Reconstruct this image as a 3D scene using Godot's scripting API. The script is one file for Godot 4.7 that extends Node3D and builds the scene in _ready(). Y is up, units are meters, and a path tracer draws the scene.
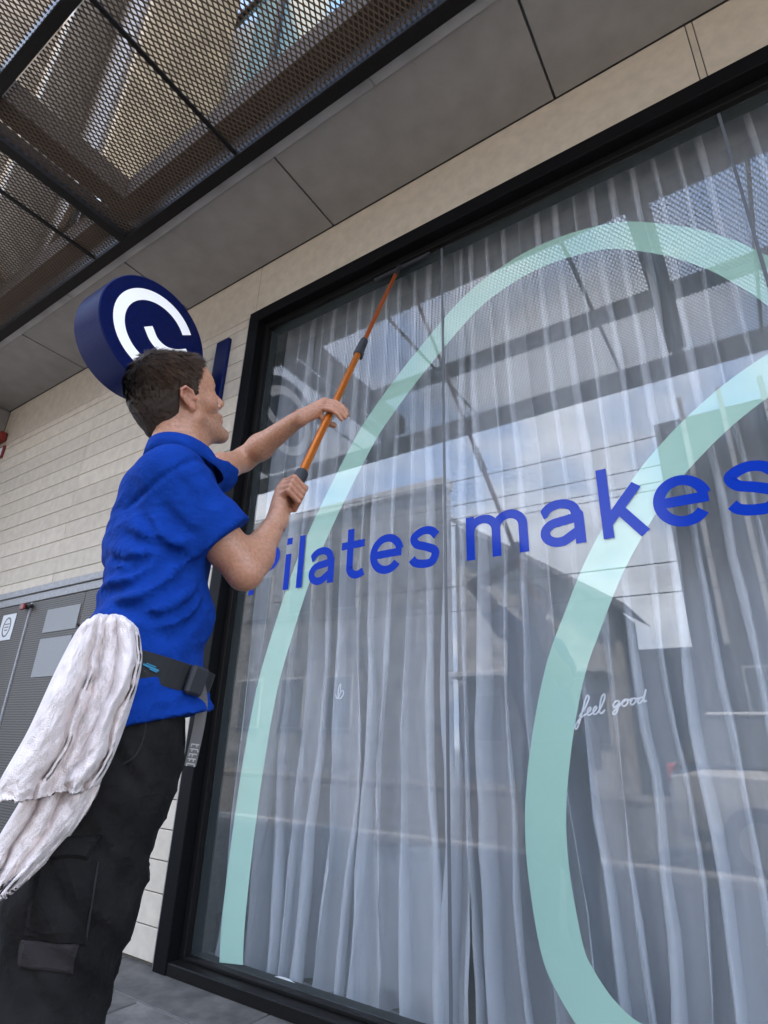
extends Node3D

# ---------------------------------------------------------------- camera numbers (solved from the facade's vanishing points)
const EYE := Vector3(0.0, 0.9, 1.95)
const FOCAL := 569.46
const GLASS_Z := -0.06      # outer face of the glass
var cam_basis := Basis(Vector3(0.83163846, 0.02968207, -0.55452362), Vector3(0.18850552, 0.92418818, 0.33217747), Vector3(0.5223439, -0.38078232, 0.7629952))

var M := {}
var names := {}
var box_cache := {}

# ---------------------------------------------------------------- helpers
func lin(r: float, g: float, b: float, a := 1.0) -> Color:
	var c := Color(r, g, b).linear_to_srgb()
	c.a = a
	return c

func ray(u: float, v: float) -> Vector3:
	return (cam_basis * Vector3(u - 384.0, 512.0 - v, -FOCAL)).normalized()

func on_z(u: float, v: float, z: float) -> Vector3:
	var r := ray(u, v)
	return EYE + r * ((z - EYE.z) / r.z)

func on_y(u: float, v: float, y: float) -> Vector3:
	var r := ray(u, v)
	return EYE + r * ((y - EYE.y) / r.y)

func noise_tex(freq: float, sd: int, dark: float, light: float, oct := 4, size := 512, kind := FastNoiseLite.TYPE_SIMPLEX_SMOOTH, gain := 0.5) -> NoiseTexture2D:
	var n := FastNoiseLite.new()
	n.seed = sd
	n.noise_type = kind
	n.frequency = freq
	n.fractal_octaves = oct
	n.fractal_gain = gain
	var t := NoiseTexture2D.new()
	t.width = size
	t.height = size
	t.seamless = true
	t.noise = n
	var g := Gradient.new()
	g.set_color(0, Color(dark, dark, dark))
	g.set_color(1, Color(light, light, light))
	t.color_ramp = g
	return t

func mat(called: String, c: Color, rough := 0.8, tex: Texture2D = null, tile := 1.0, bump := 0.0, bump_tex: Texture2D = null, world := true) -> StandardMaterial3D:
	var m := StandardMaterial3D.new()
	m.resource_name = called
	m.albedo_color = c
	m.roughness = rough
	if tex:
		m.albedo_texture = tex
	if bump != 0.0:
		m.heightmap_enabled = true
		m.heightmap_scale = bump
		m.heightmap_texture = bump_tex if bump_tex else tex
	if tex or bump != 0.0:
		m.uv1_triplanar = true
		m.uv1_world_triplanar = world
		m.uv1_scale = Vector3.ONE * tile
	M[called] = m
	return m

func numbered(called: String) -> String:
	var k: int = names.get(called, 0)
	names[called] = k + 1
	return called if k == 0 else "%s_%03d" % [called, k]

func tag(o: Node, label: String, category: String, group := "") -> Node:
	o.set_meta("label", label)
	o.set_meta("category", category)
	if group:
		o.set_meta("group", group)
	return o

func thing(called: String, label: String, category: String, at := Vector3.ZERO, group := "") -> Node3D:
	var o := Node3D.new()
	o.name = numbered(called)
	add_child(o)
	o.position = at
	tag(o, label, category, group)
	return o

func part(called: String, mesh: Mesh, m: Material, parent: Node, at := Vector3.ZERO, turn := Basis.IDENTITY) -> MeshInstance3D:
	var o := MeshInstance3D.new()
	o.name = numbered(called) if parent == self else called
	o.mesh = mesh
	o.material_override = m
	parent.add_child(o, true)
	o.transform = Transform3D(turn, at)
	return o

func structure(called: String, mesh: Mesh, m: Material, at := Vector3.ZERO) -> MeshInstance3D:
	var o := part(called, mesh, m, self, at)
	o.set_meta("kind", "structure")
	return o

func new_st() -> SurfaceTool:
	var st := SurfaceTool.new()
	st.begin(Mesh.PRIMITIVE_TRIANGLES)
	return st

func tri(st: SurfaceTool, a: Vector3, b: Vector3, c: Vector3, out: Vector3) -> void:
	var n := (b - a).cross(c - a)
	if n.length_squared() < 1e-16:
		return
	var flip := n.dot(out) > 0.0
	n = (n if flip else -n).normalized()
	for p in ([a, c, b] if flip else [a, b, c]):
		st.set_normal(n)
		st.add_vertex(p)

func quad(st: SurfaceTool, a: Vector3, b: Vector3, c: Vector3, d: Vector3, out: Vector3) -> void:
	tri(st, a, b, c, out)
	tri(st, a, c, d, out)

func add_box(st: SurfaceTool, s: Vector3, bev: float, t := Transform3D.IDENTITY) -> void:
	var h := s / 2.0
	var v := func(sx: int, sy: int, sz: int, full: int) -> Vector3:
		var p := Vector3(sx * (h.x - bev), sy * (h.y - bev), sz * (h.z - bev))
		if full == 0: p.x = sx * h.x
		elif full == 1: p.y = sy * h.y
		else: p.z = sz * h.z
		return t * p
	for ax in 3:
		for s0 in [-1, 1]:
			var q := []
			for k in [[-1, -1], [1, -1], [1, 1], [-1, 1]]:
				var sg := [0, 0, 0]
				sg[ax] = s0
				sg[(ax + 1) % 3] = k[0]
				sg[(ax + 2) % 3] = k[1]
				q.append(v.call(sg[0], sg[1], sg[2], ax))
			var o := Vector3.ZERO
			o[ax] = s0
			quad(st, q[0], q[1], q[2], q[3], t.basis * o)
	if bev <= 0.0:
		return
	for ax in 3:
		var b := (ax + 1) % 3
		var c := (ax + 2) % 3
		for sb in [-1, 1]:
			for sc in [-1, 1]:
				var lo := [0, 0, 0]
				lo[ax] = -1
				lo[b] = sb
				lo[c] = sc
				var hi := lo.duplicate()
				hi[ax] = 1
				var o := Vector3.ZERO
				o[b] = sb
				o[c] = sc
				quad(st, v.call(lo[0], lo[1], lo[2], b), v.call(hi[0], hi[1], hi[2], b), v.call(hi[0], hi[1], hi[2], c), v.call(lo[0], lo[1], lo[2], c), t.basis * o)
	for sx in [-1, 1]:
		for sy in [-1, 1]:
			for sz in [-1, 1]:
				tri(st, v.call(sx, sy, sz, 0), v.call(sx, sy, sz, 1), v.call(sx, sy, sz, 2), t.basis * Vector3(sx, sy, sz))

func box(s: Vector3, bev := 0.002) -> ArrayMesh:
	var key := "%.4f %.4f %.4f %.4f" % [s.x, s.y, s.z, bev]
	if not box_cache.has(key):
		var st := new_st()
		add_box(st, s, bev)
		box_cache[key] = st.commit()
	return box_cache[key]

# a box from corner to corner, as a part
func slab(called: String, lo: Vector3, hi: Vector3, m: Material, parent: Node, bev := 0.002) -> MeshInstance3D:
	return part(called, box(hi - lo, bev), m, parent, (lo + hi) / 2.0)

func frame_of(dir: Vector3) -> Basis:      # y along dir
	var y := dir.normalized()
	var x := y.cross(Vector3.RIGHT if absf(y.x) < 0.9 else Vector3.FORWARD).normalized()
	return Basis(x, y, x.cross(y))

# smooth tube through points; radii per point
func add_tube(st: SurfaceTool, pts: Array, rad: Array, sides := 12, caps := true) -> void:
	var n := pts.size()
	var side := Vector3.ZERO
	var rings := []
	for i in n:
		var d: Vector3 = (pts[mini(i + 1, n - 1)] - pts[maxi(i - 1, 0)]).normalized()
		if i == 0:
			side = frame_of(d).x
		side = (side - d * side.dot(d)).normalized()
		var other := d.cross(side)
		var ring := []
		for k in sides:
			var a := TAU * k / sides
			var o := side * cos(a) + other * sin(a)
			ring.append([pts[i] + o * rad[i], o])
		rings.append(ring)
	for i in n - 1:
		for k in sides:
			var a = rings[i][k]
			var b = rings[i][(k + 1) % sides]
			var c = rings[i + 1][(k + 1) % sides]
			var d = rings[i + 1][k]
			for t in [[a, b, c], [a, c, d]]:
				var cr: Vector3 = (t[1][0] - t[0][0]).cross(t[2][0] - t[0][0])
				var order := [0, 2, 1] if cr.dot(t[0][1]) > 0.0 else [0, 1, 2]
				for q in order:
					st.set_normal(t[q][1])
					st.add_vertex(t[q][0])
	if caps:
		for e in [[0, -1.0], [n - 1, 1.0]]:
			var at: Vector3 = pts[e[0]]
			var d: Vector3 = (pts[n - 1] - pts[n - 2]) if e[0] else (pts[0] - pts[1])
			for k in sides:
				tri(st, at, rings[e[0]][k][0], rings[e[0]][(k + 1) % sides][0], d)

func tube(pts: Array, rad: Array, sides := 12) -> ArrayMesh:
	var st := new_st()
	add_tube(st, pts, rad, sides)
	return st.commit()

func catmull(p: Array, per := 8, closed := false) -> Array:
	var out := []
	var n := p.size()
	for i in (n if closed else n - 1):
		var a = p[(i - 1 + n) % n] if closed or i > 0 else p[0] * 2.0 - p[1]
		var b = p[i]
		var c = p[(i + 1) % n]
		var d = p[(i + 2) % n] if closed or i + 2 < n else p[n - 1] * 2.0 - p[n - 2]
		for k in per:
			var t := float(k) / per
			out.append(0.5 * (2.0 * b + (c - a) * t + (2.0 * a - 5.0 * b + 4.0 * c - d) * t * t + (3.0 * b - a - 3.0 * c + d) * t * t * t))
	if not closed:
		out.append(p[n - 1])
	return out

# a flat band along a 2D path (x, y), lying at z with thickness
func add_band(st: SurfaceTool, path: Array, left: float, right: float, z: float, thick: float, t := Transform3D.IDENTITY, dz := 0.0) -> void:
	var n := path.size()
	var l := []
	var r := []
	for i in n:
		var d: Vector2 = (path[mini(i + 1, n - 1)] - path[maxi(i - 1, 0)]).normalized()
		var s := Vector2(-d.y, d.x)
		l.append(path[i] + s * left)
		r.append(path[i] - s * right)
	var f := func(p: Vector2, zz: float) -> Vector3: return t * Vector3(p.x, p.y, zz)
	for i in n - 1:
		z += dz
		quad(st, f.call(l[i], z), f.call(l[i + 1], z), f.call(r[i + 1], z), f.call(r[i], z), t.basis.z)
		quad(st, f.call(l[i], z - thick), f.call(l[i + 1], z - thick), f.call(r[i + 1], z - thick), f.call(r[i], z - thick), -t.basis.z)
		var o: Vector2 = (l[i] - r[i]).normalized()
		quad(st, f.call(l[i], z), f.call(l[i + 1], z), f.call(l[i + 1], z - thick), f.call(l[i], z - thick), t.basis * Vector3(o.x, o.y, 0))
		quad(st, f.call(r[i], z), f.call(r[i + 1], z), f.call(r[i + 1], z - thick), f.call(r[i], z - thick), t.basis * Vector3(-o.x, -o.y, 0))
	for e in [[0, 1], [n - 1, n - 2]]:
		var o: Vector2 = path[e[0]] - path[e[1]]
		quad(st, f.call(l[e[0]], z), f.call(r[e[0]], z), f.call(r[e[0]], z - thick), f.call(l[e[0]], z - thick), t.basis * Vector3(o.x, o.y, 0))

func arc2(c: Vector2, rx: float, ry: float, a0: float, a1: float, n := 24) -> Array:
	var out := []
	for i in n + 1:
		var a := deg_to_rad(lerpf(a0, a1, float(i) / n))
		out.append(c + Vector2(cos(a) * rx, sin(a) * ry))
	return out

# lathe round y: profile of (radius, height)
func lathe(profile: Array, sides := 32) -> ArrayMesh:
	var st := new_st()
	st.set_smooth_group(-1)
	for i in profile.size() - 1:
		for k in sides:
			var a := TAU * k / sides
			var b := TAU * (k + 1) / sides
			var p: Vector2 = profile[i]
			var q: Vector2 = profile[i + 1]
			var o := Vector2(q.y - p.y, p.x - q.x)
			var mid := (a + b) / 2
			quad(st, Vector3(cos(a) * p.x, p.y, sin(a) * p.x), Vector3(cos(b) * p.x, p.y, sin(b) * p.x), Vector3(cos(b) * q.x, q.y, sin(b) * q.x), Vector3(cos(a) * q.x, q.y, sin(a) * q.x), Vector3(cos(mid) * o.x, o.y, sin(mid) * o.x))
	return st.commit()

# ---------------------------------------------------------------- sky, sun, camera
func make_sky() -> void:
	var cam := Camera3D.new()
	cam.name = "camera"
	cam.keep_aspect = Camera3D.KEEP_HEIGHT
	cam.fov = 83.917
	cam.near = 0.05
	cam.far = 400.0
	add_child(cam)
	cam.transform = Transform3D(cam_basis.orthonormalized(), EYE)
	cam.current = true

	# broken cloud over pale blue, the same all round
	var w := 1024
	var h := 512
	var im := Image.create(w, h, false, Image.FORMAT_RGBF)
	var n := FastNoiseLite.new()
	n.seed = 11
	n.frequency = 1.7
	n.fractal_octaves = 5
	var n2 := FastNoiseLite.new()
	n2.seed = 5
	n2.frequency = 5.0
	n2.fractal_octaves = 4
	for y in h:
		var el := (0.5 - (y + 0.5) / h) * PI
		for x in w:
			var az := (x + 0.5) / w * TAU
			if el < -0.02:
				im.set_pixel(x, y, Color(0.30, 0.30, 0.30))
				continue
			var d := Vector3(cos(el) * cos(az), sin(el), cos(el) * sin(az))
			var p := Vector3(d.x, 0.0, d.z) / (d.y + 0.35)
			var c := n.get_noise_3dv(p) * 0.75 + n2.get_noise_3dv(p) * 0.35
			var cover := smoothstep(-0.25, 0.35, c + 0.02)
			var up := clampf(d.y, 0.0, 1.0)
			var blue := Vector3(0.62, 0.76, 0.98).lerp(Vector3(0.26, 0.45, 0.88), pow(up, 0.6))
			var lit := 0.90 + 0.30 * n2.get_noise_3dv(p * 1.7)
			var cloud := Vector3(1.14, 1.18, 1.26) * lit
			var s := blue.lerp(cloud, cover * 0.85)
			im.set_pixel(x, y, Color(s.x, s.y, s.z))
	var pano := PanoramaSkyMaterial.new()
	pano.panorama = ImageTexture.create_from_image(im)
	var sky := Sky.new()
	sky.sky_material = pano
	var env := Environment.new()
	env.background_mode = Environment.BG_SKY
	env.sky = sky
	env.background_energy_multiplier = 1.0
	env.tonemap_mode = Environment.TONE_MAPPER_LINEAR
	env.tonemap_exposure = EXPOSURE
	env.sdfgi_enabled = true
	env.ssao_enabled = true
	env.ssil_enabled = true
	var we := WorldEnvironment.new()
	we.name = "world_environment"
	we.environment = env
	add_child(we)

	var sun := DirectionalLight3D.new()
	sun.name = "sun"
	sun.light_color = Color(1.0, 0.93, 0.84)
	sun.light_energy = 1.4
	sun.light_angular_distance = 3.0
	sun.shadow_enabled = true
	add_child(sun)
	# high behind the building, softened by cloud
	sun.look_at_from_position(Vector3(7, 16, -6), Vector3.ZERO)

const EXPOSURE := 5.1

# ---------------------------------------------------------------- materials
func make_materials() -> void:
	var fine := noise_tex(0.03, 1, 0.82, 1.0, 5)
	var coarse := noise_tex(0.006, 2, 0.80, 1.0, 5)
	var speck := noise_tex(0.2, 3, 0.72, 1.0, 2)
	var cloudy := noise_tex(0.008, 9, 0.62, 1.0, 6, 512, FastNoiseLite.TYPE_SIMPLEX_SMOOTH, 0.62)
	var plain := noise_tex(0.012, 14, 0.90, 1.0, 6, 512, FastNoiseLite.TYPE_SIMPLEX_SMOOTH, 0.6)
	var stone := noise_tex(0.02, 10, 0.91, 1.0, 5, 512, FastNoiseLite.TYPE_SIMPLEX_SMOOTH, 0.6)
	var t: StandardMaterial3D
	for k in 4:
		var f: float = [1.0, 0.92, 1.04, 0.96][k]
		t = mat("tile_%d" % k, lin(0.72 * f, 0.625 * f, 0.49 * f), 0.75, stone, 0.9, 0.025, speck)
		t.uv1_offset = Vector3(k * 0.37, k * 0.21, 0.1 * k)
	mat("tile_joint", lin(0.16, 0.14, 0.11), 0.9, fine, 2.0)
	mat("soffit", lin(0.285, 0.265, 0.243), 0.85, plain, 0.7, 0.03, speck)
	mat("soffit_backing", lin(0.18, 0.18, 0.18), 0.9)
	mat("trim", lin(0.40, 0.38, 0.36), 0.5, coarse, 1.0)
	mat("canopy_steel", lin(0.018, 0.016, 0.015), 0.45, fine, 3.0)
	mat("canopy_joist", lin(0.075, 0.052, 0.036), 0.95, coarse, 2.0)
	mat("canopy_mesh", lin(0.085, 0.058, 0.039), 0.8)
	mat("frame", lin(0.006, 0.006, 0.0065), 0.5, fine, 4.0)
	mat("frame_inner", lin(0.012, 0.011, 0.010), 0.45, fine, 4.0)
	M.frame.metallic_specular = 0.22
	M.frame_inner.metallic_specular = 0.25
	M.canopy_steel.metallic_specular = 0.2
	mat("angle", lin(0.30, 0.30, 0.30), 0.35, fine, 4.0)
	M.angle.metallic = 0.6
	mat("silicone", lin(0.12, 0.13, 0.14), 0.4)
	var g := StandardMaterial3D.new()
	g.resource_name = "glass"
	g.transparency = BaseMaterial3D.TRANSPARENCY_ALPHA
	g.albedo_color = Color(0.85, 0.93, 0.92, 0.02)
	g.roughness = 0.0
	M.glass = g
	var c := StandardMaterial3D.new()
	c.resource_name = "sheer"
	c.transparency = BaseMaterial3D.TRANSPARENCY_ALPHA
	c.albedo_color = lin(0.80, 0.83, 0.87, 0.58)
	c.roughness = 0.95
	c.albedo_texture = noise_tex(0.25, 21, 0.8, 1.0, 3)
	c.uv1_scale = Vector3(6, 18, 1)
	c.backlight_enabled = true
	c.backlight = Color(0.3, 0.31, 0.33)
	c.cull_mode = BaseMaterial3D.CULL_DISABLED
	M.sheer = c
	mat("mint", lin(0.39, 0.61, 0.495), 0.55)
	mat("letter_blue", lin(0.001, 0.036, 0.40), 0.12)
	M.letter_blue.metallic_specular = 0.3
	mat("letter_white", lin(0.62, 0.64, 0.66), 0.5)
	mat("sign_blue", lin(0.004, 0.012, 0.10), 0.35, fine, 2.0)
	M.sign_blue.metallic_specular = 0.3
	mat("sign_white", lin(0.85, 0.86, 0.88), 0.4)
	mat("sign_lit", lin(0.85, 0.86, 0.88), 0.4)
	M.sign_lit.emission_enabled = true
	M.sign_lit.emission = Color(0.95, 0.97, 1.0)
	M.sign_lit.emission_energy_multiplier = 0.085
	mat("room", lin(0.20, 0.20, 0.21), 0.9, coarse, 0.5)
	mat("room_floor", lin(0.16, 0.13, 0.10), 0.6, coarse, 0.7)
	mat("pot", lin(0.75, 0.75, 0.74), 0.6)
	for k in 4:
		var f: float = [1.0, 0.85, 1.12, 0.93][k]
		t = mat("paver_%d" % k, lin(0.20 * f, 0.178 * f, 0.155 * f), 0.75, cloudy, 1.3, 0.12, speck)
		t.uv1_offset = Vector3(k * 0.31, 0, k * 0.17)
	mat("grout", lin(0.36, 0.35, 0.33), 0.95, fine, 4.0)
	mat("kerb", lin(0.19, 0.185, 0.18), 0.9, cloudy, 1.0)
	mat("asphalt", lin(0.11, 0.108, 0.105), 0.9, cloudy, 0.8, 0.3, speck)
	# perforated sheet: a grid of small round holes
	var hole := Image.create(64, 64, false, Image.FORMAT_RGB8)
	for y in 64:
		for x in 64:
			var d := Vector2(fmod(x + 0.5, 32.0) - 16.0, fmod(y + 0.5, 32.0) - 16.0).length()
			var v := lerpf(0.16, 1.0, smoothstep(8.0, 10.5, d))
			hole.set_pixel(x, y, Color(v, v, v))
	var ht := ImageTexture.create_from_image(hole)
	mat("perforated", lin(0.115, 0.10, 0.082), 0.55, ht, 33.0, -0.1, ht)
	mat("rail_grey", lin(0.36, 0.35, 0.34), 0.45, fine, 2.0)
	mat("plate_pale", lin(0.52, 0.52, 0.50), 0.6, noise_tex(0.12, 33, 0.55, 1.0, 3), 9.0)
	mat("plate_white", lin(0.66, 0.66, 0.64), 0.5)
	mat("plate_print", lin(0.16, 0.16, 0.16), 0.6)
	mat("red_box", lin(0.22, 0.02, 0.015), 0.4)
	mat("black_plastic", lin(0.015, 0.015, 0.016), 0.45)
	mat("screen_tan", lin(0.80, 0.58, 0.33), 0.6, cloudy, 0.9)
	mat("screen_pale", lin(0.74, 0.65, 0.52), 0.6, cloudy, 0.9)
	mat("screen_dark", lin(0.34, 0.27, 0.20), 0.6, cloudy, 0.9)
	mat("upper_wall", lin(0.20, 0.18, 0.155), 0.8, cloudy, 0.7)
	mat("teal_glass", lin(0.16, 0.27, 0.27), 0.08)
	mat("mullion", lin(0.03, 0.035, 0.035), 0.5)
	mat("render_pale", lin(0.34, 0.345, 0.35), 0.85, cloudy, 0.4)
	mat("render_cream", lin(0.36, 0.345, 0.32), 0.85, cloudy, 0.4)
	mat("render_house", lin(0.55, 0.54, 0.52), 0.85, cloudy, 0.4)
	mat("dark_brick", lin(0.06, 0.058, 0.06), 0.8, cloudy, 0.8)
	mat("fin_pale", lin(0.42, 0.42, 0.42), 0.6)
	mat("roof_grey", lin(0.40, 0.40, 0.41), 0.7, cloudy, 0.5)
	mat("window_dark", lin(0.10, 0.11, 0.12), 0.15)
	mat("wire", lin(0.01, 0.01, 0.01), 0.7)
	mat("pole_wood", lin(0.16, 0.12, 0.09), 0.9, fine, 1.0)
	mat("car_paint", lin(0.42, 0.43, 0.44), 0.25, null)
	M.car_paint.clearcoat_enabled = true
	mat("tyre", lin(0.02, 0.02, 0.02), 0.9)
	mat("rim_metal", lin(0.5, 0.5, 0.5), 0.3)
	M.rim_metal.metallic = 0.8
	mat("tail_red", lin(0.5, 0.02, 0.01), 0.2)
	mat("cable_white", lin(0.7, 0.7, 0.68), 0.5)

# ---------------------------------------------------------------- facade
func make_wall() -> void:
	var rng := RandomNumberGenerator.new()
	rng.seed = 4
	var w := thing("tiled_wall", "beige stone-tiled shopfront wall with thin horizontal joints round the big window", "wall")
	var bk := -0.30
	slab("wall_core", Vector3(-6.6, 0.0, bk), Vector3(-2.422, 4.45, -0.012), M.tile_joint, w, 0.0)
	slab("wall_core", Vector3(-2.422, 3.482, -0.16), Vector3(2.9, 4.45, -0.012), M.tile_joint, w, 0.0)
	slab("wall_core", Vector3(2.9, 0.0, bk), Vector3(4.2, 4.45, -0.012), M.tile_joint, w, 0.0)
	var put := func(x0: float, x1: float, y0: float, y1: float) -> void:
		var o := slab("tile", Vector3(x0 + 0.002, y0 + 0.0022, -0.011), Vector3(x1 - 0.002, y1 - 0.0022, rng.randf_range(-0.0006, 0.0006)), M["tile_%d" % rng.randi_range(0, 3)], w, 0.0015)
		o.name = "tile"
	var ys := [1.895]
	for k in 12:
		ys.append(1.976 + 0.131 * k)
	for k in ys.size() - 1:
		put.call(-5.91, -4.185, ys[k], ys[k + 1])
		put.call(-4.185, -2.452, ys[k], ys[k + 1])
	for r in [[3.417, 3.482], [3.482, 3.897]]:
		put.call(-5.91, -4.185, r[0], r[1])
		put.call(-4.185, -2.452 if r[0] < 3.45 else -2.405, r[0], r[1])
	put.call(-2.405, 0.196, 3.482, 3.897)
	put.call(0.196, 0.224, 3.482, 3.897)
	put.call(0.224, 2.9, 3.482, 3.897)
	var y := 0.012
	for k in 15:
		var y1 := minf(0.012 + 0.1255 * (k + 1), 1.893)
		put.call(-3.0, -2.452, y, y1)
		y = y1
	# return wall at the far end
	var rw := thing("return_wall", "dark grey end wall closing the recess beyond the beige tiles", "wall")
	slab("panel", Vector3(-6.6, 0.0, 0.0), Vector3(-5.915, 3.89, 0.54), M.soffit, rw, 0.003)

	var s := thing("soffit", "dark grey fibre-cement soffit panels above the shopfront", "soffit")
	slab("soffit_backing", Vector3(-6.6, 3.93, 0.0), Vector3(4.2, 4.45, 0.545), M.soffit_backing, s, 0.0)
	slab("flashing", Vector3(-6.6, 3.965, 0.546), Vector3(4.2, 4.45, 0.552), M.sign_white, s, 0.0)
	var xs := [-6.6, -5.98, -4.58, -3.18, -1.785, -0.385, 1.015, 2.41, 4.2]
	for k in xs.size() - 1:
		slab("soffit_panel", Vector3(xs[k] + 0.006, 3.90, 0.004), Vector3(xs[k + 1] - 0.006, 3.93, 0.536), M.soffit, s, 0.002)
	for k in 4:
		slab("edge_trim", Vector3(-6.5 + 2.7 * k, 3.885, 0.540), Vector3(-6.5 + 2.7 * k + 2.696, 3.96, 0.602), M.trim, s, 0.003)

	# metal cupboard doors below the tiles
	var c := thing("meter_cupboard", "grey perforated metal cupboard doors set into the wall below the tiles", "cupboard")
	slab("top_rail", Vector3(-5.9, 1.845, -0.011), Vector3(-3.004, 1.893, 0.035), M.rail_grey, c, 0.003)
	slab("top_rail", Vector3(-5.9, 1.785, -0.011), Vector3(-3.004, 1.842, 0.022), M.rail_grey, c, 0.003)
	for d in [[-5.9, -5.12], [-5.115, -4.36], [-4.335, -3.66], [-3.655, -3.03]]:
		slab("door", Vector3(d[0], 0.04, -0.011), Vector3(d[1], 1.78, 0.018), M.perforated, c, 0.003)
	slab("post", Vector3(-4.357, 0.02, -0.011), Vector3(-4.338, 1.78, 0.026), M.rail_grey, c, 0.002)
	slab("post", Vector3(-3.027, 0.0, -0.011), Vector3(-3.004, 1.783, 0.026), M.rail_grey, c, 0.002)
	slab("kick_rail", Vector3(-5.9, 0.0, -0.011), Vector3(-3.03, 0.037, 0.02), M.rail_grey, c, 0.002)
	var lk := slab("lock", Vector3(-4.43, 1.738, 0.019), Vector3(-4.31, 1.760, 0.05), M.black_plastic, c, 0.006)
	lk.set_meta("label", "black latch with a red lock body")
	slab("lock_body", Vector3(-4.41, 1.722, 0.051), Vector3(-4.35, 1.768, 0.07), M.red_box, c, 0.006)
	slab("notice_plate", Vector3(-4.09, 1.54, 0.019), Vector3(-3.68, 1.70, 0.023), M.plate_pale, c, 0.001)
	slab("notice_plate", Vector3(-4.09, 1.25, 0.019), Vector3(-3.70, 1.50, 0.023), M.plate_pale, c, 0.001)
	var pl := slab("oval_plate", Vector3(-4.73, 1.53, 0.019), Vector3(-4.53, 1.72, 0.023), M.plate_white, c, 0.001)
	var st := new_st()
	add_band(st, arc2(Vector2.ZERO, 0.058, 0.073, 0, 360, 40), 0.012, 0.0, 0.0035, 0.001)
	for k in 3:
		add_band(st, [Vector2(-0.035 + 0.006 * k, 0.022 - 0.022 * k), Vector2(0.035 - 0.006 * k, 0.022 - 0.022 * k)], 0.004, 0.004, 0.0035, 0.001)
	part("print", st.commit(), M.plate_print, pl)

	var rb := thing("alarm_box", "small red alarm box with a white-edged plate at the end of the tiled wall", "alarm", Vector3(-5.84, 3.56, 0.0))
	slab("housing", Vector3(-0.07, -0.05, 0.003), Vector3(0.06, 0.05, 0.07), M.red_box, rb, 0.012)
	slab("plate", Vector3(-0.06, -0.23, 0.003), Vector3(0.10, -0.10, 0.02), M.red_box, rb, 0.004)
	slab("plate_face", Vector3(-0.04, -0.21, 0.021), Vector3(0.08, -0.12, 0.024), M.sign_white, rb, 0.001)

func make_window() -> void:
	var w := thing("shopfront_window", "large black-framed shopfront window with mint loop and blue Pilates makes lettering", "window")
	var zf := 0.03
	var zb := -0.16
	slab("jamb", Vector3(-2.42, 0.0, zb), Vector3(-2.335, 3.48, zf), M.frame, w, 0.004)
	slab("jamb", Vector3(2.815, 0.0, zb), Vector3(2.90, 3.48, zf), M.frame, w, 0.004)
	slab("head", Vector3(-2.335, 3.395, zb), Vector3(2.815, 3.48, zf), M.frame, w, 0.004)
	slab("sill", Vector3(-2.335, 0.0, zb), Vector3(2.815, 0.045, zf - 0.005), M.frame_inner, w, 0.004)
	slab("inner_bead", Vector3(-2.335, 0.045, -0.11), Vector3(-2.30, 3.395, -0.03), M.frame_inner, w, 0.003)
	slab("inner_bead", Vector3(2.78, 0.045, -0.11), Vector3(2.815, 3.395, -0.03), M.frame_inner, w, 0.003)
	slab("inner_bead", Vector3(-2.30, 3.355, -0.11), Vector3(2.78, 3.395, -0.03), M.frame_inner, w, 0.003)
	slab("inner_bead", Vector3(-2.30, 0.045, -0.11), Vector3(2.78, 0.06, -0.03), M.frame_inner, w, 0.003)
	slab("cover_strip", Vector3(-2.450, 0.0, -0.010), Vector3(-2.421, 3.478, 0.008), M.angle, w, 0.001)
	var xs := [-2.30, -1.06, 0.23, 1.50, 2.78]
	for k in 4:
		slab("glass_pane", Vector3(xs[k] + 0.006, 0.061, GLASS_Z - 0.004), Vector3(xs[k + 1] - 0.006, 3.354, GLASS_Z), M.glass, w, 0.0)
		if k:
			slab("silicone_joint", Vector3(xs[k] - 0.0055, 0.061, GLASS_Z - 0.005), Vector3(xs[k] + 0.0055, 3.354, GLASS_Z + 0.001), M.silicone, w, 0.0)
	# mint loop of vinyl on the inside of the glass: two bands
	var outer := []
	for p in [[-2.09, -0.2], [-2.125, 0.062], [-2.138, 0.20], [-2.139, 0.40], [-2.132, 0.623], [-2.119, 0.832], [-2.082, 1.15], [-2.012, 1.42], [-1.92, 1.70], [-1.80, 1.965], [-1.582, 2.343], [-1.432, 2.532], [-1.209, 2.753], [-0.939, 2.974], [-0.699, 3.066], [-0.503, 3.083], [-0.303, 3.052], [-0.155, 2.99], [0.03, 2.845], [0.134, 2.733], [0.219, 2.62], [0.34, 2.40], [0.42, 2.12], [0.45, 1.80]]:
		outer.append(Vector2(p[0], p[1]) * 1.0)
	var st := new_st()
	var path := catmull(outer, 8)
	while path.size() > 2 and path[1].y < 0.064:
		path.pop_front()
	path[0] = path[0].lerp(path[1], (0.064 - path[0].y) / (path[1].y - path[0].y))
	add_band(st, path, 0.0, 0.135, GLASS_Z - 0.0068, 0.0004)
	part("mint_band", st.commit(), M.mint, w)
	var loop := []
	for p in [[0.62, 2.27], [0.40, 2.245], [0.20, 2.18], [0.02, 2.09], [-0.15, 1.965], [-0.312, 1.805], [-0.483, 1.564], [-0.597, 1.345], [-0.668, 1.19], [-0.726, 1.0], [-0.767, 0.81], [-0.783, 0.668], [-0.780, 0.523], [-0.755, 0.341], [-0.714, 0.252], [-0.64, 0.165], [-0.54, 0.105], [-0.40, 0.085]]:
		loop.append(Vector2(p[0], p[1]))
	st = new_st()
	add_band(st, catmull(loop, 8), 0.135, 0.0, GLASS_Z - 0.0068, 0.0004)
	part("mint_band", st.commit(), M.mint, w)
	make_letters(w)

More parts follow.
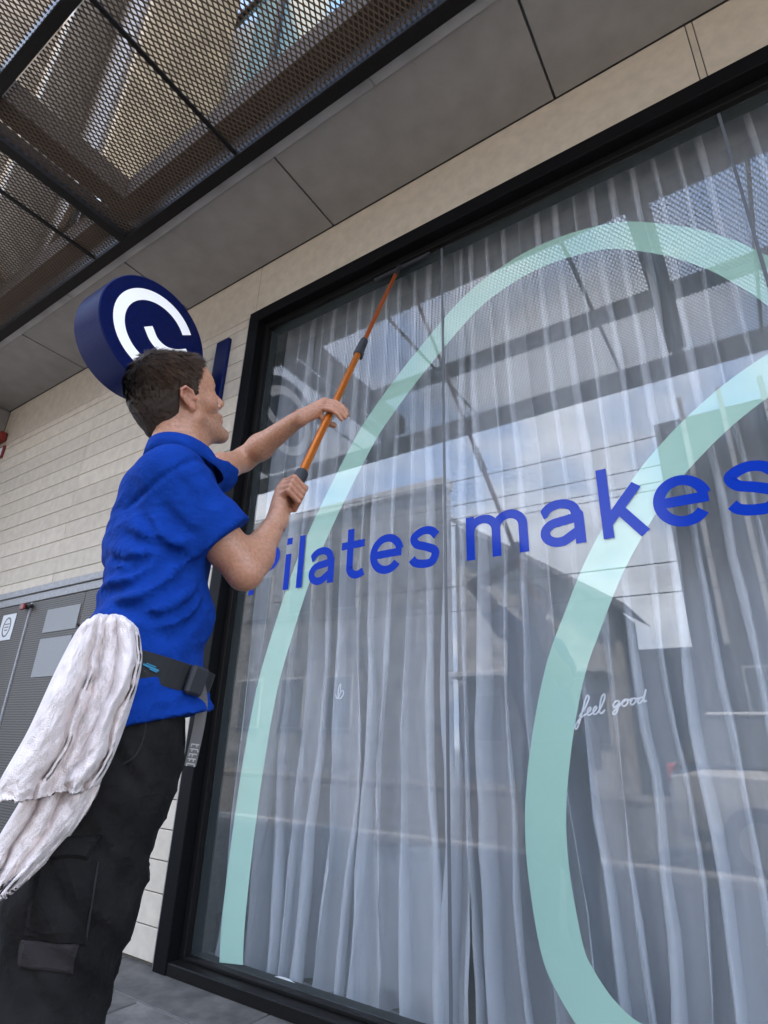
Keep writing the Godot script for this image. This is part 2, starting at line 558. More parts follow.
# letters drawn as strokes in a box: x-height 0.185, baseline 0
func make_letters(w: Node3D) -> void:
	var base := 1.604
	var xh := 0.186
	var asc := 0.272
	var sw := 0.0185            # half a stroke
	var glyph := func(ch: String, x0: float, wd: float) -> void:
		var st := new_st()
		var z := [GLASS_Z + 0.0006]
		var put := func(path: Array) -> void:
			var q := []
			for p in path:
				q.append(p + Vector2(x0, base))
			add_band(st, q, sw, sw, z[0], 0.00005)
			z[0] -= 0.00014
		var r := xh / 2.0
		match ch:
			"P":
				put.call([Vector2(sw, 0), Vector2(sw, asc - 0.012)])
				put.call([Vector2(sw, asc - 0.012 - sw)] + arc2(Vector2(wd - 0.078, asc - 0.012 - 0.073), 0.060, 0.073 - sw, 90, -90, 16) + [Vector2(sw, asc - 0.012 - 0.146 + sw)])
			"i":
				put.call([Vector2(sw, 0), Vector2(sw, xh)])
				put.call([Vector2(sw, asc - 0.036), Vector2(sw, asc)])
			"l":
				put.call([Vector2(sw, 0), Vector2(sw, asc)])
			"a":
				put.call([Vector2(0.012, xh - 0.052)] + arc2(Vector2(wd * 0.47, xh - 0.060), wd * 0.36, 0.060 - sw, 165, 0, 16) + [Vector2(wd - sw, xh - 0.07), Vector2(wd - sw, 0)])
				put.call([Vector2(wd - sw, xh * 0.56)] + arc2(Vector2(wd * 0.42, xh * 0.30), wd * 0.42 - sw, xh * 0.30 - sw * 0.9, 90, 300, 20) + [Vector2(wd - sw, xh * 0.28)])
			"t":
				put.call([Vector2(wd * 0.38, xh + 0.062)] + [Vector2(wd * 0.38, 0.055)] + arc2(Vector2(wd * 0.38 + 0.043, 0.058), 0.043, 0.058 - sw, 180, 300, 12) + [Vector2(wd - 0.004, 0.030)])
				put.call([Vector2(0, xh - sw), Vector2(wd * 0.98, xh - sw)])
			"e":
				put.call(arc2(Vector2(wd / 2, r), wd / 2 - sw, r - sw, -38, -350, 40))
				put.call([Vector2(sw, r), Vector2(wd - sw * 0.6, r)])
			"s":
				put.call(catmull([Vector2(wd - 0.016, xh - 0.050), Vector2(wd * 0.72, xh - sw - 0.006), Vector2(wd * 0.44, xh - sw), Vector2(wd * 0.16, xh - 0.042), Vector2(wd * 0.24, xh * 0.60), Vector2(wd * 0.52, xh * 0.51), Vector2(wd * 0.80, xh * 0.40), Vector2(wd - 0.023, 0.052), Vector2(wd * 0.72, sw + 0.003), Vector2(wd * 0.46, sw), Vector2(wd * 0.20, sw + 0.010), Vector2(0.014, 0.048)], 8))
			"m":
				put.call([Vector2(sw, 0), Vector2(sw, xh)])
				var hw := (wd - 2 * sw) / 2.0
				for k in 2:
					var xl := sw + hw * k
					put.call([Vector2(xl, xh - 0.075)] + arc2(Vector2(xl + hw / 2, xh - 0.070), hw / 2, 0.070 - sw, 180, 0, 16) + [Vector2(xl + hw, 0)])
			"k":
				put.call([Vector2(sw, 0), Vector2(sw, asc)])
				put.call([Vector2(sw, 0.055), Vector2(wd - 0.028, xh)])
				put.call([Vector2(wd * 0.42, xh * 0.54), Vector2(wd - 0.020, 0)])
		var o := part("letter", st.commit(), M.letter_blue, w)
		o.set_meta("label", "blue vinyl letter %s" % ch)
	for g in [["P", -2.215, 0.20], ["i", -1.972, 0.04], ["l", -1.885, 0.04], ["a", -1.808, 0.156], ["t", -1.612, 0.136], ["e", -1.445, 0.180], ["s", -1.236, 0.152], ["m", -0.962, 0.262], ["a", -0.652, 0.166], ["k", -0.426, 0.160], ["e", -0.250, 0.180], ["s", -0.035, 0.160]]:
		glyph.call(g[0], g[1], g[2])
	# small white script: feel good, and the loose end of another word
	var pen := func(path: Array, o: Vector2, sc: float, slope: float, called: String, lab: String) -> void:
		var st := new_st()
		var q := []
		for p in path:
			q.append(Vector2(p[0] + p[1] * 0.28, p[1] + p[0] * slope) * sc + o)
		add_band(st, catmull(q, 6), 0.0026, 0.0026, GLASS_Z - 0.0046, 0.00001, Transform3D.IDENTITY, -0.00002)
		var k := part(called, st.commit(), M.letter_white, w)
		k.set_meta("label", lab)
	pen.call([[0.0, 0.1], [0.5, 0.9], [0.85, 2.1], [0.6, 2.5], [0.4, 2.0], [0.25, 0.2], [0.05, -1.1], [-0.2, -1.3], [-0.3, -0.9], [0.2, -0.1], [0.9, 0.3], [1.3, 0.7], [1.2, 1.0], [0.95, 0.7], [1.1, 0.1], [1.6, 0.25], [2.0, 0.7], [1.9, 1.0], [1.65, 0.7], [1.8, 0.1], [2.3, 0.3], [2.8, 1.6], [2.7, 2.3], [2.4, 1.9], [2.4, 0.5], [2.7, 0.05], [3.1, 0.4]], Vector2(-0.574, 1.008), 0.0265, 0.16, "script_word", "white script word feel")
	pen.call([[1.0, 0.8], [0.5, 1.0], [0.1, 0.5], [0.4, 0.05], [0.9, 0.5], [1.0, 0.9], [0.85, -0.6], [0.45, -1.0], [0.3, -0.6], [1.1, 0.2], [1.6, 0.9], [2.0, 0.95], [1.5, 0.6], [1.6, 0.1], [2.0, 0.05], [2.3, 0.5], [2.05, 0.95], [2.5, 0.8], [3.0, 0.95], [2.7, 0.5], [2.9, 0.05], [3.3, 0.15], [3.5, 0.6], [3.2, 0.95], [3.6, 0.8], [4.5, 0.9], [4.0, 0.8], [3.8, 0.3], [4.1, 0.05], [4.6, 0.6], [4.75, 2.0], [4.65, 1.0], [4.7, 0.2], [5.1, 0.3]], Vector2(-0.466, 1.036), 0.0205, 0.16, "script_word", "white script word good")
	pen.call([[0.0, 0.5], [0.4, 0.0], [0.7, 0.5], [0.4, 1.6], [0.25, 1.2], [0.5, 0.2], [0.9, 0.0], [1.2, 0.5], [0.9, 0.9], [0.6, 0.5]], Vector2(-1.607, 1.085), 0.036, 0.0, "script_end", "white script fragment")

func make_curtains() -> void:
	var y0 := 0.012
	var y1 := 3.60
	var nz := FastNoiseLite.new()
	nz.seed = 8
	nz.frequency = 1.0
	for c in [[-2.285, -1.03, 13.0, 0.0, "white sheer curtain gathered in soft folds behind the left glass, beside the window cleaner"], [-1.055, 2.75, 41.0, 3.7, "white sheer curtain gathered in soft folds behind the wide glass with the word makes"]]:
		var st := new_st()
		st.set_smooth_group(0)
		var wd: float = c[1] - c[0]
		var folds: float = c[2]
		var nu := int(folds * 26)
		var nv := 26
		var grid := []
		for j in nv + 1:
			var v := float(j) / nv
			var row := []
			var drop := 1.0 - v                      # 1 at the floor
			for i in nu + 1:
				var u := float(i) / nu
				var wander := nz.get_noise_2d(u * folds * 0.55 + c[3], drop * 1.1) * (0.6 + 1.6 * drop)
				var ph: float = TAU * (u * folds) + wander
				var size := 0.6 + 0.8 * (0.5 + nz.get_noise_2d(u * folds * 0.8 + 40.0 + c[3], drop * 0.5))
				var pitch := wd / folds
				var a := 0.034 * size * (0.8 + 0.6 * drop)
				var broad := sin(ph * 0.5 + c[3]) * 0.030 * drop
				# the cloth doubles back on itself at every fold
				var x: float = c[0] + u * wd - sin(ph) * pitch * 0.31 * size + nz.get_noise_2d(u * 5.0 + c[3], drop * 1.5 + 9.0) * 0.09 * drop
				x = clampf(x, -2.295, 2.77)
				var z := -0.225 + cos(ph) * a + broad
				row.append(Vector3(x, lerpf(y0, y1, v), z))
			grid.append(row)
		for j in nv + 1:
			for i in nu + 1:
				st.set_uv(Vector2(grid[j][i].x, grid[j][i].y) * 0.6)
				var dx: Vector3 = grid[j][mini(i + 1, nu)] - grid[j][maxi(i - 1, 0)]
				var dy: Vector3 = grid[mini(j + 1, nv)][i] - grid[maxi(j - 1, 0)][i]
				st.set_normal(dx.cross(dy).normalized())
				st.add_vertex(grid[j][i])
		for j in nv:
			for i in nu:
				var a := j * (nu + 1) + i
				for q in [a, a + nu + 1, a + 1, a + 1, a + nu + 1, a + nu + 2]:
					st.add_index(q)
		var t := thing("sheer_curtain", c[4], "curtain")
		part("fabric", st.commit(), M.sheer, t)
		# gathered heading tape
		var hs := new_st()
		add_box(hs, Vector3(wd - 0.02, 0.05, 0.012), 0.003, Transform3D(Basis.IDENTITY, Vector3((c[0] + c[1]) / 2, 3.635, -0.225)))
		part("track", hs.commit(), M.frame, t)

func make_room() -> void:
	structure("interior_floor", box(Vector3(6.6, 0.2, 5.2), 0.0), M.room_floor, Vector3(0.2, -0.1, -2.9))
	structure("interior_ceiling", box(Vector3(6.6, 0.2, 5.17), 0.0), M.room, Vector3(0.2, 3.80, -2.75))
	structure("interior_back_wall", box(Vector3(6.6, 3.7, 0.2), 0.0), M.room, Vector3(0.2, 1.85, -5.4))
	structure("interior_side_wall", box(Vector3(0.2, 3.7, 5.0), 0.0), M.room, Vector3(-3.0, 1.85, -2.8))
	structure("interior_side_wall", box(Vector3(0.2, 3.7, 5.0), 0.0), M.room, Vector3(3.4, 1.85, -2.8))
	var pot := thing("plant_pot", "round pale pot standing on the floor behind the sheer curtain", "pot", Vector3(-1.46, 0.0, -0.55))
	part("pot_body", lathe([Vector2(0.001, 0.0), Vector2(0.15, 0.0), Vector2(0.17, 0.02), Vector2(0.205, 0.44), Vector2(0.205, 0.47), Vector2(0.19, 0.47), Vector2(0.18, 0.42), Vector2(0.001, 0.42)], 40), M.pot, pot)
	var cp := []
	for p in [[-1.93, 0.0095, -0.12], [-1.87, 0.05, -0.115], [-1.80, 0.062, -0.11], [-1.74, 0.045, -0.12], [-1.70, 0.0095, -0.14]]:
		cp.append(Vector3(p[0], p[1], p[2]))
	var cr := catmull(cp, 6)
	var rad := []
	for p in cr:
		rad.append(0.004)
	tag(part("power_cord", tube(cr, rad, 8), M.cable_white, self), "thin white cord looping over the sill inside the glass", "cord")

func make_sign() -> void:
	var s := thing("projecting_sign", "round dark blue lightbox sign with a white spiral mark, projecting from the tiled wall", "sign", Vector3(-2.775, 3.09, 0.497))
	var r := 0.345
	var prof := [Vector2(0.001, -0.125), Vector2(r - 0.006, -0.125), Vector2(r, -0.119), Vector2(r, 0.119), Vector2(r - 0.006, 0.125), Vector2(0.001, 0.125)]
	var turn := Basis(Vector3(0, 1, 0), Vector3(1, 0, 0), Vector3(0, 0, -1))
	var st := new_st()
	# disc with its axis along x, faceted finely enough to read round
	for k in 96:
		var a := TAU * k / 96
		var b := TAU * (k + 1) / 96
		for i in prof.size() - 1:
			var p: Vector2 = prof[i]
			var q: Vector2 = prof[i + 1]
			var o := Vector3(p.x - q.x, (q.y - p.y) * cos((a + b) / 2), (q.y - p.y) * sin((a + b) / 2))
			quad(st, Vector3(p.y, cos(a) * p.x, sin(a) * p.x), Vector3(p.y, cos(b) * p.x, sin(b) * p.x), Vector3(q.y, cos(b) * q.x, sin(b) * q.x), Vector3(q.y, cos(a) * q.x, sin(a) * q.x), o)
	part("disc", st.commit(), M.sign_blue, s)
	for side in [1.0, -1.0]:
		# in the face's own plane: right is -z seen from +x
		var fr := Basis(Vector3(0, 0, -side), Vector3(0, 1, 0), Vector3(side, 0, 0))
		var ms := new_st()
		var t := Transform3D(fr, Vector3(side * 0.126, 0, 0))
		add_band(ms, arc2(Vector2.ZERO, 0.232, 0.232, 33, 318, 60), 0.034, 0.034, 0.0015, 0.001, t)
		var hook := catmull([Vector2(-0.055, 0.012), Vector2(0.0, -0.050), Vector2(0.075, -0.070), Vector2(0.155, -0.045), Vector2(0.225, 0.006)], 10)
		add_band(ms, hook, 0.031, 0.031, 0.0022, 0.001, t)
		part("white_mark", ms.commit(), M.sign_lit, s)
	slab("wall_plate", Vector3(0.055, -0.22, -0.495), Vector3(0.175, 0.285, -0.467), M.sign_blue, s, 0.004)
	slab("arm", Vector3(0.075, -0.20, -0.466), Vector3(0.125, -0.06, -0.25), M.sign_blue, s, 0.004)

func make_canopy() -> void:
	var c := thing("canopy", "dark steel street canopy filled with expanded metal mesh above the footpath", "canopy")
	var yb := 3.83
	var x0 := -8.0
	var x1 := 5.0
	# long members
	for b in [[0.612, 0.682, 0.17], [1.53, 1.585, 0.13], [2.44, 2.53, 0.16]]:
		slab("long_beam", Vector3(x0, yb, b[0]), Vector3(x1, yb + b[2], b[1]), M.canopy_steel, c, 0.003)
	# cross members between them
	var spans := [[0.684, 1.528], [1.587, 2.438]]
	for s in spans:
		for x in [-5.71, -2.95, -0.19, 2.57]:
			slab("cross_beam", Vector3(x - 0.032, yb, s[0]), Vector3(x + 0.032, yb + 0.12, s[1]), M.canopy_steel, c, 0.003)
		for x in [-7.3, -4.62, -3.27, -1.92, -0.62, 0.38, 1.45, 3.5]:
			slab("mesh_clip", Vector3(x - 0.012, yb + 0.018, s[0]), Vector3(x + 0.012, yb + 0.030, s[1]), M.canopy_steel, c, 0.002)
	# joists above the mesh
	slab("joist", Vector3(x0, 4.06, 0.64), Vector3(x1, 4.24, 0.77), M.canopy_joist, c, 0.004)
	for x in [-5.71, -2.95, -0.19, 2.57]:
		slab("joist", Vector3(x - 0.07, 4.06, 0.772), Vector3(x + 0.07, 4.24, 2.5), M.canopy_joist, c, 0.004)
	# expanded mesh: zigzag strands running out from the wall, two strands to a repeat
	var pitch := 0.027
	var cell := 0.046
	for s in spans:
		var st := new_st()
		var z0: float = s[0]
		var z1: float = s[1]
		var wid := 0.0038
		for k in 2:
			var cx := pitch * (0.25 + 0.5 * k)
			var amp := (pitch * 0.25 - wid * 0.6) * (1.0 if k == 0 else -1.0)
			var z := z0
			var pts := []
			var j := 0
			while z < z1:
				var sgn := 1.0 if j % 2 == 0 else -1.0
				pts.append(Vector2(cx + amp * sgn, z))
				pts.append(Vector2(cx + amp * sgn, minf(z + cell * 0.17, z1)))
				z += cell * 0.5
				j += 1
			for i in pts.size() - 1:
				var a: Vector2 = pts[i]
				var b: Vector2 = pts[i + 1]
				if b.y - a.y < 1e-4:
					continue
				# a strand is a tilted ribbon
				var up := 0.0010
				quad(st, Vector3(a.x - wid, -up, a.y), Vector3(a.x + wid, up, a.y), Vector3(b.x + wid, up, b.y), Vector3(b.x - wid, -up, b.y), Vector3(-0.6, 1, 0))
		var mesh := st.commit()
		var n := int((x1 - x0) / pitch)
		var mm := MultiMesh.new()
		mm.transform_format = MultiMesh.TRANSFORM_3D
		mm.mesh = mesh
		mm.instance_count = n
		for i in n:
			mm.set_instance_transform(i, Transform3D(Basis.IDENTITY, Vector3(x0 + i * pitch, yb + 0.040, 0)))
		var mi := MultiMeshInstance3D.new()
		mi.name = "mesh_sheet"
		mi.multimesh = mm
		mi.material_override = M.canopy_mesh
		mi.set_meta("kind", "stuff")
		c.add_child(mi, true)

func make_upper() -> void:
	var u := thing("upper_facade", "upper storey of the shop building with teal windows seen through the canopy mesh", "building")
	slab("wall", Vector3(-8.0, 4.46, -0.35), Vector3(5.0, 9.6, -0.02), M.upper_wall, u, 0.0)
	for k in 6:
		var x := -7.7 + 2.1 * k
		var p := slab("window", Vector3(x, 4.75, -0.019), Vector3(x + 1.75, 8.9, 0.03), M.teal_glass, u, 0.004)
		for e in [[0.0, 0.06], [0.86, 0.92], [1.69, 1.75]]:
			part("mullion", box(Vector3(e[1] - e[0], 4.15, 0.06), 0.003), M.mullion, p, Vector3(-0.875 + (e[0] + e[1]) / 2, 0, 0.035))
		for yy in [-1.0, 0.8]:
			part("transom", box(Vector3(0.79, 0.06, 0.05), 0.003), M.mullion, p, Vector3(-0.41, yy, 0.035))
			part("transom", box(Vector3(0.76, 0.06, 0.05), 0.003), M.mullion, p, Vector3(0.43, yy, 0.035))
	# folded screens standing out from it
	var s := thing("folded_screen", "tall tan and grey folded screen panels standing above the canopy", "screen")
	var pts := [Vector2(-3.15, 0.12), Vector2(-2.96, 0.95), Vector2(-4.80, 0.55), Vector2(-4.17, 1.10), Vector2(-5.6, 0.5), Vector2(-5.0, 1.5), Vector2(-7.0, 0.7), Vector2(-6.4, 1.6)]
	var ms := ["screen_tan", "screen_dark", "screen_pale", "screen_tan", "screen_pale", "screen_dark", "screen_pale"]
	for k in pts.size() - 1:
		var a: Vector2 = pts[k]
		var b: Vector2 = pts[k + 1]
		var d := b - a
		part("panel", box(Vector3(d.length() - 0.05, 5.3, 0.04), 0.005), M[ms[k]], s, Vector3((a.x + b.x) / 2, 4.28 + 2.65, (a.y + b.y) / 2), Basis(Vector3.UP, -atan2(d.y, d.x)))
	for x in [-0.9, 1.6]:
		part("panel", box(Vector3(0.9, 5.0, 0.04), 0.005), M.screen_tan, s, Vector3(x, 7.0, 0.5), Basis(Vector3.UP, -1.25))

func make_ground() -> void:
	var rng := RandomNumberGenerator.new()
	rng.seed = 7
	var f := structure("footpath", box(Vector3(40, 0.3, 4.45), 0.0), M.grout, Vector3(0, -0.155, 1.925))
	var nx := 0
	for zk in 9:
		var z0 := -0.21 + 0.45 * zk
		for xk in 12:
			var x0 := -6.7 + 0.9 * xk + (0.45 if zk % 2 == 0 else 0.0)
			part("paver", box(Vector3(0.893, 0.03, 0.443), 0.003), M["paver_%d" % rng.randi_range(0, 3)], f, Vector3(x0 + 0.45, -0.015 - 0.0 + 0.155 + rng.randf_range(-0.0006, 0.0004), z0 + 0.225 - 1.925))
			nx += 1
	structure("road", box(Vector3(80, 0.3, 8.0), 0.0), M.asphalt, Vector3(0, -0.30, 8.31))
	structure("kerb", box(Vector3(40, 0.3, 0.15), 0.01), M.kerb, Vector3(0, -0.16, 4.228))
	structure("far_footpath", box(Vector3(80, 0.3, 2.2), 0.01), M.kerb, Vector3(0, -0.16, 13.42))
	structure("ground", box(Vector3(300, 0.2, 300), 0.0), M.asphalt, Vector3(0, -0.62, 0))

# ---------------------------------------------------------------- the street that the glass mirrors
func window_on(parent: Node, x: float, y: float, w: float, h: float, z: float) -> void:
	var o := slab("window", Vector3(x, y, z - 0.06), Vector3(x + w, y + h, z - 0.001), M.fin_pale, parent, 0.004)
	part("pane", box(Vector3(w - 0.12, h - 0.12, 0.02), 0.0), M.window_dark, o, Vector3(0, 0, -0.04))

func make_street() -> void:
	var a := thing("pale_building", "long pale rendered building across the street with rows of dark windows", "building")
	slab("wall", Vector3(-30, -0.3, 14.5), Vector3(-8.75, 9.6, 15.0), M.render_pale, a, 0.02)
	slab("parapet", Vector3(-30.2, 9.6, 14.3), Vector3(-8.65, 9.95, 15.0), M.fin_pale, a, 0.02)
	for k in 8:
		for j in 2:
			window_on(a, -29.0 + 2.2 * k, 1.4 + 4.2 * j, 1.2, 1.8, 14.5)
	var b := thing("gabled_house", "pale house with a sloping grey roof across the street", "building")
	slab("wall", Vector3(-8.6, -0.3, 15.0), Vector3(-3.6, 4.9, 18), M.render_house, b, 0.02)
	var st := new_st()
	quad(st, Vector3(-8.62, 8.5, 14.6), Vector3(-3.2, 4.8, 14.6), Vector3(-3.2, 4.8, 18.4), Vector3(-8.62, 8.5, 18.4), Vector3(1, 1, 0))
	quad(st, Vector3(-8.62, 8.3, 14.6), Vector3(-3.2, 4.6, 14.6), Vector3(-3.2, 4.8, 14.6), Vector3(-8.62, 8.5, 14.6), Vector3(0, 0, -1))
	part("roof", st.commit(), M.roof_grey, b)
	st = new_st()
	tri(st, Vector3(-8.6, 4.9, 15), Vector3(-3.6, 4.9, 15), Vector3(-8.6, 8.3, 15), Vector3(0, 0, -1))
	part("gable", st.commit(), M.render_house, b)
	for x in [-8.0, -6.3, -4.9]:
		window_on(b, x, 1.1, 0.9, 1.4, 15.0)
	slab("awning", Vector3(-8.4, 2.9, 13.9), Vector3(-3.8, 3.05, 14.99), M.fin_pale, b, 0.02)
	var l := thing("low_wall", "low rendered wall between the house and the dark building across the street", "wall")
	slab("wall", Vector3(-3.58, -0.3, 16), Vector3(-1.72, 3.6, 16.4), M.render_cream, l, 0.02)
	slab("coping", Vector3(-3.58, 3.6, 15.95), Vector3(-1.72, 3.72, 16.45), M.roof_grey, l, 0.01)
	var d := thing("dark_building", "dark brick building across the street with pale vertical fins", "building")
	slab("wall", Vector3(-1.65, -0.3, 14.0), Vector3(20, 9.75, 22), M.dark_brick, d, 0.02)
	for k in 14:
		slab("fin", Vector3(-0.95 + 0.98 * k, 3.4, 13.78), Vector3(-0.83 + 0.98 * k, 10.3, 13.998), M.fin_pale, d, 0.005)
	for k in 5:
		window_on(d, -0.7 + 3.4 * k, 0.7, 2.6, 2.2, 14.0)
	# overhead wires and their posts
	for x in [-22.0, 22.0]:
		var p := thing("utility_pole", "tall wooden power pole beside the long pale building" if x < 0 else "tall wooden power pole beside the dark brick building", "pole", Vector3(x, 0, 8.0), "power poles")
		p.position.z = 12.6
		part("post", tube([Vector3(0, -0.3, 0), Vector3(0, 9.0, 0)], [0.17, 0.12], 14), M.pole_wood, p)
		slab("crossarm", Vector3(-0.06, 8.3, -1.2), Vector3(0.06, 8.42, 1.2), M.pole_wood, p, 0.01)
	var k := 0
	for w in [[9.05, 11.6], [8.5, 12.1], [8.5, 13.1], [8.5, 13.6], [6.1, 12.4], [5.4, 12.5]]:
		var pts := []
		var rad := []
		for i in 25:
			var t := i / 24.0
			var sag := 4.0 * t * (1.0 - t) * 0.9
			pts.append(Vector3(lerpf(-22, 22, t), w[0] - 0.05 - sag, w[1]))
			rad.append(0.016)
		tag(part("overhead_wire", tube(pts, rad, 6), M.wire, self), ["black overhead wire, topmost of those strung across the street", "black overhead wire tied to the crossarm's street end", "black overhead wire tied to the crossarm beside the post", "black overhead wire tied to the crossarm's building end", "black service wire slung below the crossarm wires", "black service wire, lowest of those strung across the street"][k], "wire", "overhead wires")
		k += 1
	make_car(Vector3(0.9, -0.15, 5.55))

func make_car(at: Vector3) -> void:
	# parked along the kerb, tail towards -x
	var c := thing("parked_car", "silver hatchback parked along the kerb, mirrored in the window", "car", at)
	var prof := [[-2.05, 0.45, 0.80, 0.62], [-2.0, 0.30, 1.00, 0.74], [-1.7, 0.24, 1.05, 0.80], [-1.0, 0.22, 1.02, 0.84], [0.0, 0.22, 0.98, 0.85], [0.9, 0.22, 0.96, 0.84], [1.6, 0.24, 0.88, 0.80], [2.0, 0.30, 0.76, 0.70], [2.12, 0.42, 0.62, 0.55]]
	var st := new_st()
	var rings := []
	for p in prof:
		var ring := []
		for k in 20:
			var a := TAU * k / 20
			var yy: float = (p[1] + p[2]) / 2 + (p[2] - p[1]) / 2 * signf(sin(a)) * pow(absf(sin(a)), 0.45)
			var zz: float = p[3] * signf(cos(a)) * pow(absf(cos(a)), 0.45)
			ring.append(Vector3(p[0], yy, zz))
		rings.append(ring)
	for i in rings.size() - 1:
		for k in 20:
			var mid: Vector3 = (rings[i][k] + rings[i][(k + 1) % 20]) / 2 - Vector3(prof[i][0], (prof[i][1] + prof[i][2]) / 2, 0)
			quad(st, rings[i][k], rings[i][(k + 1) % 20], rings[i + 1][(k + 1) % 20], rings[i + 1][k], mid)
	for k in 18:
		tri(st, rings[0][0], rings[0][k + 1], rings[0][k + 2 if k < 18 else 19], Vector3.LEFT)
		tri(st, rings[8][0], rings[8][k + 1], rings[8][k + 2 if k < 18 else 19], Vector3.RIGHT)
	part("body", st.commit(), M.car_paint, c)
	# cabin: glass band and roof
	var lo := [Vector2(-1.95, 0.0), Vector2(1.15, 0.0), Vector2(0.35, 0.46), Vector2(-1.55, 0.46)]
	st = new_st()
	for s in [-1.0, 1.0]:
		quad(st, Vector3(-1.95, 0.98, s * 0.76), Vector3(1.1, 0.94, s * 0.78), Vector3(0.3, 1.42, s * 0.60), Vector3(-1.6, 1.42, s * 0.60), Vector3(0, 0.3, s))
	quad(st, Vector3(1.1, 0.94, -0.78), Vector3(1.1, 0.94, 0.78), Vector3(0.3, 1.42, 0.60), Vector3(0.3, 1.42, -0.60), Vector3(1, 1, 0))
	quad(st, Vector3(-1.95, 0.98, -0.76), Vector3(-1.95, 0.98, 0.76), Vector3(-1.6, 1.42, 0.60), Vector3(-1.6, 1.42, -0.60), Vector3(-1, 1, 0))
	part("side_window", st.commit(), M.window_dark, c)
	slab("roof", Vector3(-1.62, 1.421, -0.62), Vector3(0.34, 1.48, 0.62), M.car_paint, c, 0.025)
	for s in [-1.0, 1.0]:
		slab("pillar", Vector3(-0.62, 0.95, s * 0.70 - 0.03), Vector3(-0.52, 1.44, s * 0.70 + 0.03), M.car_paint, c, 0.01)
		slab("tail_light", Vector3(-2.04, 0.78, s * 0.60 - 0.10), Vector3(-1.94, 0.98, s * 0.60 + 0.13), M.tail_red, c, 0.02)
		slab("headlight", Vector3(1.95, 0.62, s * 0.52 - 0.12), Vector3(2.08, 0.74, s * 0.52 + 0.12), M.sign_white, c, 0.02)
		for x in [-1.3, 1.3]:
			var wl := part("wheel", lathe([Vector2(0.19, -0.10), Vector2(0.30, -0.10), Vector2(0.32, -0.07), Vector2(0.32, 0.07), Vector2(0.30, 0.10), Vector2(0.19, 0.10)], 28), M.tyre, c, Vector3(x, 0.32, s * 0.74), Basis(Vector3.RIGHT, PI / 2))
			part("rim", lathe([Vector2(0.001, 0.07 * s), Vector2(0.10, 0.08 * s), Vector2(0.19, 0.09 * s), Vector2(0.19, -0.08 * s), Vector2(0.001, -0.08 * s)], 24), M.rim_metal, wl)

